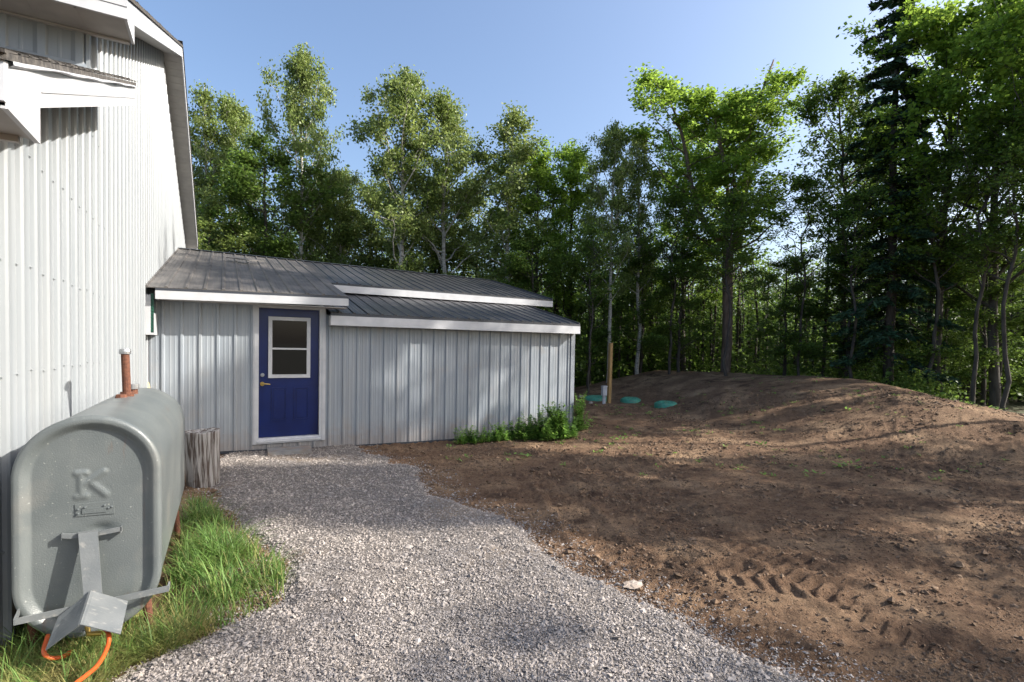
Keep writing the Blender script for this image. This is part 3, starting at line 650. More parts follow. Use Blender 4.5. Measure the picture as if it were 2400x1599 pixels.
# upper hook bar, hanging flat strap
b = MB()
def flatbar(mb, A_, B_, y_, t=.008):      # polyline of (px,py_top,py_bot)
    P = [fp(px, a0, y_) for px, a0, a1 in A_]; Q_ = [fp(px, a1, y_) for px, a0, a1 in A_]
    for i in range(len(P)-1): mb.prism([P[i], P[i+1], Q_[i+1], Q_[i]], (0, t, 0))
pts = [(144, 1252, 1262), (165, 1252, 1263), (183, 1252, 1261), (230, 1246, 1256), (286, 1235, 1245)]
flatbar(b, pts, None, TY0-.004, .012); b.box(fp(143, 1253, TY0-.004), fp(148, 1262, TY0+.03)); b.box(fp(282, 1236, TY0-.004), fp(287, 1245, TY0+.03)); b.build('hook_bar', M['hood'], tk)
b = MB(); yv = TY0-.055
for k0, k1 in (((183, 1251), (229, 1245)),): 
    P = [fp(183, 1251, TY0-.02), fp(229, 1245, TY0-.02), fp(240, 1400, yv-.03), fp(197, 1410, yv-.03)]; b.prism(P, (0, .006, 0))
    b.prism([fp(183, 1251, TY0-.02), fp(229, 1245, TY0-.02), fp(229, 1243, TY0+.0), fp(183, 1249, TY0+.0)], (0, 0, .004))
b.build('strap', M['hood'], tk)
b = MB(); A0, A1 = fp(31, 1452, TY0-.09), fp(392, 1374, TY0-.05); hh = .030
b.prism([A0, A1, A1-np.array([0, 0, hh]), A0-np.array([0, 0, hh])], (0, .008, 0))
b.prism([A0, A0-np.array([0, 0, hh]), A0+np.array([-.008, .10, -hh+.012]), A0+np.array([-.008, .10, .012])], (.007, 0, 0)); b.prism([A1, A1-np.array([0, 0, hh]), A1+np.array([.003, .04, -hh+.008]), A1+np.array([.003, .04, .008])], (.007, 0, 0)); b.build('crossbar', M['hood'], tk)
# folded sheet hood over the valve
yb_, yf_ = TY0-.08, TY0-.32
r0, r1 = fp(214, 1384, yb_), fp(189, 1463, yf_)
R1, R2 = fp(300, 1409, yb_), fp(283, 1486, yf_)
L1, L2 = fp(136, 1446, yb_-.02), fp(106, 1524, yf_+.05)
b = MB()
def quad(mb, P, t=.004):
    P = [np.array(p) for p in P]; nn = np.cross(P[1]-P[0], P[-1]-P[0]); nn /= np.linalg.norm(nn); mb.prism(P, nn*t)
rl0, rl1 = r0*.93+L1*.07, r1*.93+L2*.07; rr0, rr1 = r0*.93+R1*.07, r1*.93+R2*.07; mz_ = np.array([0, 0, -.004])
quad(b, [rr0, R1, R2, rr1]); quad(b, [rl1, L2, L1, rl0]); mid0, mid1 = (rl0+rr0)/2+np.array([0, 0, .004]), (rl1+rr1)/2+np.array([0, 0, .004]); quad(b, [mid0, rr0, rr1, mid1]); quad(b, [rl0, mid0, mid1, rl1][::-1])
b.build('valve_hood', M['hood'], tk)
b = MB(); b.tube([fp(205, 1470, TY0-.06), fp(208, 1486, TY0-.1), fp(240, 1484, TY0-.12)], .012, 8); b.build('valve', M['brass'], tk)
# rusty legs and feet
for (lx, ly) in ((TXR-.06, TY0+.08), (TXL+.05, TY0+.12), (TXR-.03, TY1-.35), (TXL+.05, TY1-.35)):
    b = MB(); b.tube([(lx-.02*(lx > tcx), ly, .32), (lx+.005, ly, -.02)], .021, 10); b.box((lx-.045, ly-.045, -.005), (lx+.055, ly+.045, .012)); b.build('leg', M['rust'], tk)
# filler pipe with cap, vent plug
fpx = tcx+.0; pb = on_x(298, 925, fpx)
fy = pb[1]; b = MB(); zt_ = zrow(297, 828, fy*F0[1]+fpx*F0[0]); b.tube([(fpx, fy, 1.20), (fpx-.008, fy-.02, zt_)], .025, 16); b.tube([(fpx, fy, 1.215), (fpx, fy, 1.25)], .04, 8); b.tube([(fpx-.02, fy-.09, 1.215), (fpx-.02, fy-.09, 1.24)], [.036, .03], 8)
fpipe = b.build('filler_pipe', M['rust'], tk, False)
b = MB(); b.tube([(fpx-.008, fy-.02, zt_-.005), (fpx-.008, fy-.02, zt_+.012), (fpx-.0085, fy-.02, zt_+.03)], [.034, .035, .031], 14); b.build('cap', M['steel'], fpipe)
b = MB(); b.tube([(fpx+.01, fy+.20, 1.21), (fpx+.01, fy+.20, 1.255)], .028, 12); v_ = b.build('vent', M['rust'], tk); b = MB(); b.tube([(fpx+.01, fy+.20, 1.255), (fpx+.01, fy+.20, 1.29)], .036, 12); b.build('cap', M['steel'], v_)
# orange hose
def smooth_path(P, n_=12):
    P = np.array(P); P = np.vstack([2*P[0]-P[1], P, 2*P[-1]-P[-2]]); out = []
    for i in range(1, len(P)-2):
        for t_ in np.linspace(0, 1, n_, endpoint=False):
            p0_, p1_, p2_, p3_ = P[i-1:i+3]
            out.append(.5*((2*p1_)+(-p0_+p2_)*t_+(2*p0_-5*p1_+4*p2_-p3_)*t_**2+(-p0_+3*p1_-3*p2_+p3_)*t_**3))
    out.append(P[-2]); return np.array(out)
b = MB(); b.tube(smooth_path([fp(240, 1470, TY0-.15), fp(254, 1484, TY0-.27), fp(252, 1515, TY0-.33), fp(228, 1560, TY0-.45), fp(180, 1600, TY0-.62), fp(120, 1650, TY0-.8)]), .0095, 10)
b.tube(smooth_path([fp(112, 1490, TY0-.05), fp(103, 1522, TY0-.16), fp(108, 1537, TY0-.2), fp(125, 1543, TY0-.2), fp(150, 1538, TY0-.18), fp(168, 1526, TY0-.12)]), .0095, 10)
o = b.build('fuel_hose', M['orange'], None, True); tag(o, 'orange flexible fuel hose looping out from under the tank hood', 'hose')

# ------------------------------------------------------------------ LOG POST
lp = on_z(476, 1140, -.04); px_, py_ = lp[0], lp[1]+.16
b = MB(); n1, n2 = 64, 26; P = np.zeros((n2+4, n1+1, 3)); lr = .185; lh = .66
for i in range(n2+4):
    f_ = min(i/n2, 1.0); shr = 1 if i <= n2 else (1, .93, .45, .0)[i-n2]
    for j in range(n1+1):
        a_ = j/n1*2*math.pi
        gr = .006*math.sin(a_*2+.7)+.003*math.sin(a_*17+f_*1.2)+.003*math.sin(a_*31+f_*2)
        hoop = .007*math.exp(-((f_-.86)/.012)**2)+.006*math.exp(-((f_-.14)/.015)**2)
        r_ = (lr*(.88+.13*f_)+gr+hoop)*shr
        P[i, j] = (px_-.03*f_+r_*math.cos(a_), py_+r_*math.sin(a_), -.08+lh*f_+(.010*math.sin(a_*2+1)+.004*math.sin(a_*9))*(i >= n2))
b.grid(P[:, ::-1]); o = b.build('log_post', M['oldwood'], None, True); tag(o, 'short weathered grey log post beside the tank', 'wooden post')

# ------------------------------------------------------------------ SEPTIC YARD
def lid(px, py, wpx, label, tilt=0):
    D = 1.70*FPX/(py-(799.5+SHY-33.8+.018*(px-1200))); p = at_d(px, D); z_ = gz(*p)
    r_ = wpx*D/FPX/2*.93
    b = MB(); P = np.zeros((9, 49, 3)); prof = [(1.02, -.16), (1.02, .03), (.97, .05), (.85, .075), (.8, .078), (.6, .10), (.4, .115), (.2, .122), (0, .125)]
    for i, (q_, h_) in enumerate(prof):
        for j in range(49): a_ = j/48*2*math.pi; P[i, j] = (p[0]+r_*q_*math.cos(a_), p[1]+r_*q_*math.sin(a_), z_+.03+h_*.9)
    b.grid(P[:, ::-1])
    for j in range(12):
        a_ = j/12*2*math.pi; c0 = np.array([p[0], p[1], z_]); e = np.array([math.cos(a_), math.sin(a_), 0])
        b.tube([c0+e*r_*.3+(0, 0, .136), c0+e*r_*.6+(0, 0, .122), c0+e*r_*.8+(0, 0, .102)], .01, 6)
    o = b.build('septic_lid', M['lid'], None, True); tag(o, label, 'tank lid', 'green septic lids in front of the mound')
lid(1401, 937, 66, 'green domed septic lid partly behind the grey electric pedestal, farthest left')
lid(1480, 943, 50, 'green domed septic lid between the other two, just right of the stake')
lid(1564, 955, 58, 'green domed septic lid farthest right and nearest the mound slope')
pp = at_d(1429, 16.6); zz = gz(*pp)
b = MB(); ht = zrow(1431, 804, 16.6)
b.prism([(pp[0]-.055, pp[1]-.05, zz-.2), (pp[0]+.05, pp[1]-.05, zz-.2), (pp[0]+.05, pp[1]+.05, zz-.2), (pp[0]-.055, pp[1]+.05, zz-.2)][::1], (.03, 0, ht-zz+.2))
o = b.build('wooden_stake', M['newwood']); tag(o, 'tall pale new timber stake standing behind the grey pedestal', 'stake')
pe = at_d(1418, 16.3); zz = gz(*pe); pt = thing('electric_pedestal', (pe[0], pe[1], zz), 'small light grey electrical box on a short pipe beside the timber stake', 'electrical box')
b = MB(); hb = zrow(1418, 905, 16.3); zt2 = zrow(1418, 927, 16.3)
b.box((pe[0]-.09, pe[1]-.05, zt2), (pe[0]+.07, pe[1]+.05, hb)); b.box((pe[0]-.095, pe[1]-.065, hb-.02), (pe[0]+.075, pe[1]+.055, hb+.008)); b.box((pe[0]-.04, pe[1]-.058, zt2+.05), (pe[0]+.03, pe[1]-.05, zt2+.14)); b.build('box', M['pvc'], pt)
b = MB(); b.tube([(pe[0]-.03, pe[1], zz-.1), (pe[0]-.03, pe[1], zt2)], .035, 12); b.tube([(pe[0]+.045, pe[1]+.01, zz-.1), (pe[0]+.045, pe[1]+.01, zt2)], .022, 12); b.build('conduit', M['pvc'], pt)
# stones
def rock(px, py, wpx, label, m=M['stone'], flat=.35, s=1, grp=None):
    p = on_z(px, py, 0)[:2]; p = on_z(px, py, gz(*p))[:2]; D = p @ F0[:2]; r_ = wpx*D/FPX/2; rnd = np.random.RandomState(s)
    b = MB(); P = np.zeros((8, 17, 3)); off = rnd.uniform(.8, 1.2, (8, 17)); off[:, 16] = off[:, 0]; off[0] = 1; off[7] = 1
    for i in range(8):
        ph = -math.pi/2+i/7*math.pi
        for j in range(17): a_ = j/16*2*math.pi; q = r_*off[i, j]; P[i, j] = (p[0]+q*math.cos(ph)*math.cos(a_), p[1]+q*math.cos(ph)*math.sin(a_)*.75, gz(*p)+.2*r_*flat+q*flat*math.sin(ph))
    b.grid(P[:, ::-1]); o = b.build('rock', m); tag(o, label, 'rock', grp)
rock(1482, 1372, 52, 'flat pale stone embedded in the lit soil beside the gravel edge', s=1, flat=.16)
rock(1384, 1294, 16, 'small pinkish stone in the soil a little above the gravel edge', s=2, flat=.6)
rock(1385, 945, 12, 'small white stone in front of the left green lid', s=3, flat=.6)
rock(1362, 934, 14, 'small white stone beside the shed corner weeds', s=5, flat=.5)

# ------------------------------------------------------------------ grass and weeds
def blades(x, y, z, h, lean, wdt, droop, name, m, label, seed=1, ang=None):
    r_ = np.random.RandomState(seed); k = len(x); a_ = r_.uniform(0, 2*math.pi, k) if ang is None else ang; d = np.stack([np.cos(a_), np.sin(a_)], 1); pn = np.stack([-d[:, 1], d[:, 0]], 1)
    t = np.array([0, .35, .7, 1.0]); V = np.zeros((k, 7, 3)); c = 0
    for i, tt in enumerate(t):
        cx = x+d[:, 0]*h*(lean*tt+droop*tt**2.5); cy = y+d[:, 1]*h*(lean*tt+droop*tt**2.5); cz = z+h*(tt-droop*.45*tt**3)
        ww = wdt*(1, .9, .6, 0)[i]/2
        if i < 3:
            V[:, c] = np.stack([cx-pn[:, 0]*ww, cy-pn[:, 1]*ww, cz], 1); V[:, c+1] = np.stack([cx+pn[:, 0]*ww, cy+pn[:, 1]*ww, cz], 1); c += 2
        else: V[:, c] = np.stack([cx, cy, cz], 1)
    T = np.array([(0, 1, 3), (0, 3, 2), (2, 3, 5), (2, 5, 4), (4, 5, 6)])
    o = fast_mesh(name, V.reshape(-1, 3), (T[None]+7*np.arange(k)[:, None, None]).reshape(-1, 3), m); tag(o, label, 'grass', kind='stuff')
def in_poly(poly, n_, seed, dens=None):
    r_ = np.random.RandomState(seed); P = np.array([on_z(px, py, -.01)[:2] for px, py in poly]); lo, hi = P.min(0), P.max(0); xs, ys = [], []
    x = r_.uniform(lo[0], hi[0], n_*6); y = r_.uniform(lo[1], hi[1], n_*6); s = poly_sd(x, y, P)+.12*fbm(x, y, 3, 2, 17); k = s > 0
    return x[k][:n_], y[k][:n_], np.clip(s[k][:n_]/.25, 0, 1)
GR = [(445, 1175), (500, 1190), (560, 1245), (610, 1300), (668, 1345), (670, 1400), (600, 1455), (520, 1495), (420, 1500), (370, 1470), (400, 1330), (430, 1230)]
x, y, e = in_poly(GR, 5200, 2); r_ = np.random.RandomState(8)
cl = sst(-.25, .3, fbm(x, y, 5, 2, 40)); kk = r_.rand(len(x)) < .35+.65*cl; x, y, e, cl = x[kk], y[kk], e[kk], cl[kk]
blades(x, y, ground(x, y), (.10+.26*r_.rand(len(x))**1.6)*(.45+.55*e)*(.55+.65*cl), r_.uniform(0, .6, len(x)), r_.uniform(.004, .010, len(x)), r_.uniform(.1, .95, len(x)), 'tall_grass', M['grass'], 'clump of tall fresh green grass beside the oil tank')
kk = r_.rand(len(x)) < .22; xs2, ys2 = x[kk]+.02, y[kk]-.03
blades(xs2, ys2, ground(xs2, ys2), r_.uniform(.06, .24, len(xs2)), r_.uniform(.1, 1.0, len(xs2)), r_.uniform(.003, .005, len(xs2)), r_.uniform(.1, .7, len(xs2)), 'straw_stalks', M['drygrass'], 'dead straw stalks mixed into the green grass clump', 31)
DG = [(0, 1680), (0, 1440), (110, 1500), (330, 1470), (450, 1480), (560, 1480), (420, 1540), (300, 1599), (180, 1700)]
x, y, e = in_poly(DG, 6500, 5); r_ = np.random.RandomState(9)
blades(x, y, ground(x, y), r_.uniform(.05, .15, len(x)), r_.uniform(.3, 1.6, len(x)), r_.uniform(.003, .006, len(x)), r_.uniform(.1, .6, len(x)), 'dry_grass', M['drygrass'], 'dry yellow matted grass below the tank', 3)
kk = r_.rand(len(x)) < .09; x, y = x[kk], y[kk]
blades(x, y, ground(x, y), r_.uniform(.12, .28, len(x)), r_.uniform(.2, .7, len(x)), r_.uniform(.004, .006, len(x)), r_.uniform(.2, .6, len(x)), 'stray_grass', M['grass'], 'stray green grass blades under the tank hood', 6)
def weed_cloud(P, n_, h, sz, seed, name='weed_plant'):
    """leafy weed: stems + many small leaves; returns (stemV, leaf quads)"""
    r_ = np.random.RandomState(seed); st_, lv = MB(), []
    for i in range(n_):
        a_ = r_.uniform(0, 6.28); rr_ = P[3]*1.1*r_.rand(); bx, by = P[0]+rr_*math.cos(a_), P[1]+rr_*math.sin(a_)*.5
        hh = h*(.3+.95*r_.rand()**1.4)*(1-.25*rr_/P[3]); le = r_.normal(0, .18, 2)
        pts = [(bx+le[0]*hh*t*t, by+le[1]*hh*t*t, P[2]+hh*t) for t in np.linspace(0, 1, 5)]; st_.tube(pts, [.003, .003, .002, .002, .001], 4)
        for q in range(int(60*hh/.4)+14):
            t = r_.uniform(.08, 1); c = np.array([bx+le[0]*hh*t*t, by+le[1]*hh*t*t, P[2]+hh*t]); aa = r_.uniform(0, 6.28); d = np.array([math.cos(aa), math.sin(aa), r_.uniform(-.2, .6)]); s = sz*r_.uniform(.6, 1.3)*(1.2-.5*t)
            n__ = np.cross(d, [0, 0, 1]); n__ /= np.linalg.norm(n__); lv.append([c, c+d*s*.5+n__*s*.28, c+d*s, c+d*s*.5-n__*s*.28])
    return st_, np.array(lv)
def weed(px, py, wpx, h, n_, sz, seed, label, m=M['weed'], grp='weeds along the shed wall'):
    p = on_z(px, py, -.1); D = p[:2] @ F0[:2]; rd = wpx*D/FPX/2
    t = thing('weed_plant', (p[0], p[1], -.1), label, 'weed', grp); st_, lv = weed_cloud((p[0], p[1], gz(p[0], p[1]), rd), n_, h, sz, seed)
    st_.build('stem', m, t); V = lv.reshape(-1, 3)-np.array(t.location); fast_mesh('foliage', V, np.arange(len(V)).reshape(-1, 4), m, t)
weed(1356, 1006, 50, .72, 44, .07, 1, 'darker tall leafy weed wrapped around the shed corner')
weed(1300, 1026, 110, .62, 130, .07, 2, 'bright green bushy weed patch at the right end of the shed wall')
weed(1235, 1028, 80, .42, 80, .06, 3, 'medium green weed left of the bright bushy patch')
weed(1172, 1031, 90, .34, 70, .06, 4, 'low dark green weeds in the middle of the row along the shed wall')
weed(1105, 1036, 80, .30, 55, .055, 6, 'lowest leafy weeds at the left end of the row along the shed wall')
# seedlings on the mound and yard
r_ = np.random.RandomState(21); lv = []
for i in range(330):
    if i < 260: px = r_.uniform(1400, 2380); p = at_d(px, r_.uniform(7, 17))
    else: px = r_.uniform(1050, 1500); p = at_d(px, r_.uniform(7.5, 14))
    if p[1] > 8.4 and p[0] < 6.6: continue
    z_ = gz(*p); s0 = r_.uniform(.02, .05)*(2 if r_.rand() < .12 else 1)
    for q in range(r_.randint(5, 16)):
        aa = r_.uniform(0, 6.28); c = np.array([p[0]+r_.normal(0, s0*.8), p[1]+r_.normal(0, s0*.8), z_+r_.uniform(0, s0*.7)]); d = np.array([math.cos(aa), math.sin(aa), r_.uniform(.0, .7)]); nn = np.array([-d[1], d[0], 0]); lv.append([c, c+d*s0*.5+nn*s0*.3, c+d*s0, c+d*s0*.5-nn*s0*.3])
V = np.array(lv).reshape(-1, 3); o = fast_mesh('seedlings', V, np.arange(len(V)).reshape(-1, 4), M['weed']); tag(o, 'sparse small green seedlings sprouting on the soil mound', 'seedlings', kind='stuff')

# ------------------------------------------------------------------ TREES
def leaf_quads(Cn, s, r_, flatness=0.0, elong=1.0, dirs=None):
    k = len(Cn)
    d = r_.normal(size=(k, 3)) if dirs is None else dirs+r_.normal(size=(k, 3))*.35
    d[:, 2] -= .3*(1-flatness) if dirs is None else 0
    if flatness: d[:, 2] *= (1-flatness)
    d /= np.linalg.norm(d, axis=1)[:, None]+1e-9
    q = r_.normal(size=(k, 3)); q[:, 2] *= (1-flatness); n_ = np.cross(d, q); n_ = np.cross(n_, d) if False else n_
    if flatness:
        up = np.tile([0, 0, 1.0], (k, 1))+r_.normal(size=(k, 3))*(1-flatness); n_ = np.cross(d, up)
    n_ /= np.linalg.norm(n_, axis=1)[:, None]+1e-9
    s = s*r_.uniform(.6, 1.35, k)[:, None]
    V = np.stack([Cn-d*s*.5*elong, Cn+n_*s*.36, Cn+d*s*.5*elong, Cn-n_*s*.36], 1)
    return V
def make_tree(kind, seed, H, R, base, nleaf, leaf, lm, bm, name, trunk_r=.11, fork=False, clear=None, cl_sig=.22, asc=.6, conic=1.0, sparse=1.0, bend=.25):
    r_ = np.random.RandomState(seed); tb = MB(); cen = []; cw = []; dirs = []
    nseg = 14; tp = np.zeros((nseg, 3)); off = np.cumsum(r_.normal(0, bend/nseg**.5, (nseg, 2)), 0)
    tp[:, 2] = np.linspace(-.3, H*.97, nseg); tp[1:, :2] = off[1:]*.6
    rad = trunk_r*(1-np.linspace(0, 1, nseg))**.8+.012; nt_ = nseg if not fork else int(nseg*fork[0])+2; tb.tube(tp[:nt_], (rad if not fork else np.full(nseg, trunk_r))[:nt_], 9)
    def tpos(f): z = f*H; i = np.clip(np.searchsorted(tp[:, 2], z)-1, 0, nseg-2); t = (z-tp[i, 2])/(tp[i+1, 2]-tp[i, 2]); return tp[i]*(1-t)+tp[i+1]*t
    if fork:
        t0 = tpos; f0 = fork[0]; Lf = []
        for off_, top_, rr0 in fork[1:]:
            ff = np.linspace(f0, top_, 9); b0 = t0(f0); kk = (ff-f0)/(top_-f0)
            Lf.append(np.stack([b0[0]+off_[0]*kk**.75+.22*np.sin(kk*5+off_[0]), b0[1]+off_[1]*kk**.8+.15*np.sin(kk*4), ff*H], 1)); tb.tube(Lf[-1], rr0*(1-kk*.85)+.01, 8)
        cnt = [0]
        def tpos(f):
            if f < f0+.04: return t0(f)
            cnt[0] += 1; Q = Lf[cnt[0] % len(Lf)]; z = min(f*H, Q[-1, 2]-.01); i = int(np.clip(np.searchsorted(Q[:, 2], z)-1, 0, len(Q)-2)); t = (z-Q[i, 2])/(Q[i+1, 2]-Q[i, 2]); return Q[i]*(1-t)+Q[i+1]*t
    nl = int((26 if kind != 'spruce' else 80)*H/10*(1.9 if fork else 1))
    for i in range(nl):
        f = base+(1-base)*((i+r_.rand())/nl)**.9*.98
        g_ = (f-base)/(1-base)
        if kind == 'columnar': env = R*(.35+.65*math.sin(min(1, (g_+.18)*1.25)*math.pi*.5))*(1-g_**2.2)*r_.uniform(.5, 1.15)+.15
        elif kind == 'round': env = R*math.sqrt(max(.02, 1-(2*g_*.92-.75)**2/1.6))*r_.uniform(.5, 1.15)*(1-g_**5)+.1
        else: env = R*(1-g_)**.85*r_.uniform(.65, 1.1)+.12
        a_ = i*2.4+r_.uniform(-.5, .5); up = asc*r_.uniform(.6, 1.4)
        if kind == 'spruce': up = .25*g_*1.5-.12
        p0_ = tpos(f*(.93 if kind != 'spruce' else .98)); n_ = 6; P = np.zeros((n_, 3)); L_ = env
        for j in range(n_):
            t = j/(n_-1)
            if kind == 'spruce': zz = L_*(up*t-.35*t*t+.18*t**4)
            else: zz = L_*up*(t+.35*t*t)
            P[j] = p0_+np.array([math.cos(a_+.25*t*math.sin(i))*L_*t, math.sin(a_+.25*t*math.sin(i))*L_*t, zz])+r_.normal(0, .03*L_, 3)*(t > 0)
        br = min(trunk_r*.45, .012+.018*L_)*(1-.6*g_); tb.tube(P, br*(1-np.linspace(0, 1, n_))+.004, 5, False)
        if kind == 'spruce':
            for q in range(int(5+L_*9)):
                t = r_.uniform(.12, 1); j = min(int(t*(n_-1)), n_-2); c = P[j]+(P[j+1]-P[j])*(t*(n_-1)-j); sd_ = r_.choice([-1, 1]); sl2 = L_*.38*(1-t*.6)*r_.uniform(.4, 1)+.08
                e = np.array([math.cos(a_+sd_*.95), math.sin(a_+sd_*.95), -.25]); 
                for w_ in np.linspace(.0, 1, 4): cen.append(c+e*sl2*w_); dirs.append(e); cw.append(1)
        else:
            ns = int(4+L_*3.2)
            for q in range(ns):
                t = r_.uniform(.25, 1)**.7; j = min(int(t*(n_-1)), n_-2); c = P[j]+(P[j+1]-P[j])*(t*(n_-1)-j)
                e = r_.normal(size=3); e[2] = abs(e[2])*.6+(.2 if kind == 'columnar' else .0); e /= np.linalg.norm(e); sl2 = (.25+.28*L_)*r_.uniform(.4, 1)
                tb.tube([c, c+e*sl2*.6, c+e*sl2], [.008, .006, .002], 3, False)
                for w_ in (.45, .8, 1.0): cen.append(c+e*sl2*w_); dirs.append(e); cw.append(r_.uniform(.3, 1.6)**1.5)
    # leader tips
    if kind != 'spruce':
        for f in np.linspace(.82, 1.0, 9): cen.append(tpos(min(f, .965))); cw.append(.8); dirs.append([0, 0, 1])
    cen = np.array(cen); dirs = np.array(dirs, float); cw = np.array(cw); cw = cw/cw.sum()
    idx = r_.choice(len(cen), nleaf, p=cw); sg = cl_sig
    P = cen[idx]+np.clip(r_.normal(size=(nleaf, 3)), -1.5, 1.5)*np.array([sg, sg, sg*(.55 if kind != 'columnar' else .8)])*r_.uniform(.3, 1.2, (nleaf, 1))
    if kind == 'spruce': P = cen[idx]+r_.normal(size=(nleaf, 3))*np.array([.05, .05, .035]); V = leaf_quads(P, leaf, r_, .3, 2.4, dirs[idx])
    elif kind == 'round': V = leaf_quads(P, leaf, r_, .55)
    else: V = leaf_quads(P, leaf, r_, 0)
    root = bpy.data.objects.new(name, None); C.objects.link(root)
    tr_ = tb.build('trunk', bm, None, True); tr_.parent = root
    cr_ = fast_mesh('crown', V.reshape(-1, 3), np.arange(len(V)*4).reshape(-1, 4), lm, root)
    root['H'] = H
    return root
PROT = {}
def proto(key, *a_, **k_):
    PROT[key] = (make_tree(*a_, **k_), [False])
proto('aspen1', 'columnar', 11, 12, 1.9, .33, 22000, .10, M['leaf_aspen'], M['bark_birch'], 'aspen_tree', trunk_r=.12, asc=.9)
proto('aspen2', 'columnar', 12, 12, 2.3, .30, 24000, .10, M['leaf_aspen'], M['bark_birch'], 'birch_tree', trunk_r=.11, asc=.7, bend=.5)
proto('aspen3', 'columnar', 23, 12, 1.5, .30, 14000, .10, M['leaf_aspen'], M['bark_birch'], 'aspen_tree', trunk_r=.11, asc=.8, bend=.4)
proto('maple1', 'round', 14, 12, 2.8, .22, 21000, .14, M['leaf_maple'], M['bark'], 'maple_tree', trunk_r=.15, asc=.7, cl_sig=.28)
proto('maple2', 'round', 15, 12, 2.4, .30, 18000, .14, M['leaf_maple'], M['bark'], 'maple_tree', trunk_r=.13, asc=.9, cl_sig=.26, bend=.5)
proto('maple3', 'round', 16, 12, 2.2, .38, 14000, .135, M['leaf_dark'], M['bark'], 'maple_tree', trunk_r=.13, asc=.8, cl_sig=.24, bend=.6)
proto('dense1', 'round', 17, 8, 2.1, .10, 21000, .10, M['leaf_dark'], M['bark'], 'young_maple_tree', trunk_r=.08, asc=.5, cl_sig=.26)
proto('dense2', 'round', 18, 8, 2.4, .05, 21000, .10, M['leaf_aspen'], M['bark'], 'young_birch_tree', trunk_r=.07, asc=.6, cl_sig=.26)
proto('spruce1', 'spruce', 19, 14, 2.1, .10, 42000, .085, M['needle'], M['bark'], 'spruce_tree', trunk_r=.17)
proto('forked', 'round', 41, 13, 2.15, .36, 34000, .125, M['leaf_maple'], M['bark_red'], 'forked_maple_tree', trunk_r=.17, fork=[.42, ((-2.3, .3), .88, .11), ((-.6, -.5), .78, .09), ((1.4, .2), .985, .12), ((.7, .8), .84, .08)], asc=.65, cl_sig=.25, bend=.2)
proto('shade1', 'round', 31, 12, 2.5, .50, 22000, .13, M['leaf_maple'], M['bark'], 'maple_tree', trunk_r=.13, asc=.8, cl_sig=.26)
proto('shade2', 'round', 32, 12, 2.9, .50, 36000, .16, M['leaf_maple'], M['bark'], 'maple_tree', trunk_r=.13, asc=.8, cl_sig=.36)
proto('thin1', 'round', 20, 10, 1.5, .45, 6500, .10, M['leaf_dark'], M['bark'], 'thin_tree', trunk_r=.06, asc=.7, bend=.7)
def place(key, px, D, top, label, cat='tree', wide=1.0, grp='trees at the edge of the woods', rz=None, tall=None, lean=(0, 0), pos=None, name=None):
    root, used = PROT[key]
    if used[0]:
        r2 = root.copy(); C.objects.link(r2)
        for ch in [c for c in root.children]:
            c2 = ch.copy(); C.objects.link(c2); c2.parent = r2
        root = r2
    used[0] = True
    p = at_d(px, D) if pos is None else np.array(pos)
    z_ = min(gz(*p), .5) - .1
    Hh = (zrow(px, top, D)-z_) if tall is None else tall
    s = Hh/root['H']
    root.location = (p[0], p[1], z_); ww = wide*(s*.5+.5)
    root.scale = (ww, ww, s); root.rotation_euler = (lean[0], lean[1], random.uniform(0, 6.28) if rz is None else rz)
    if name: root.name = name
    tag(root, label, cat, grp); return root
random.seed(12)
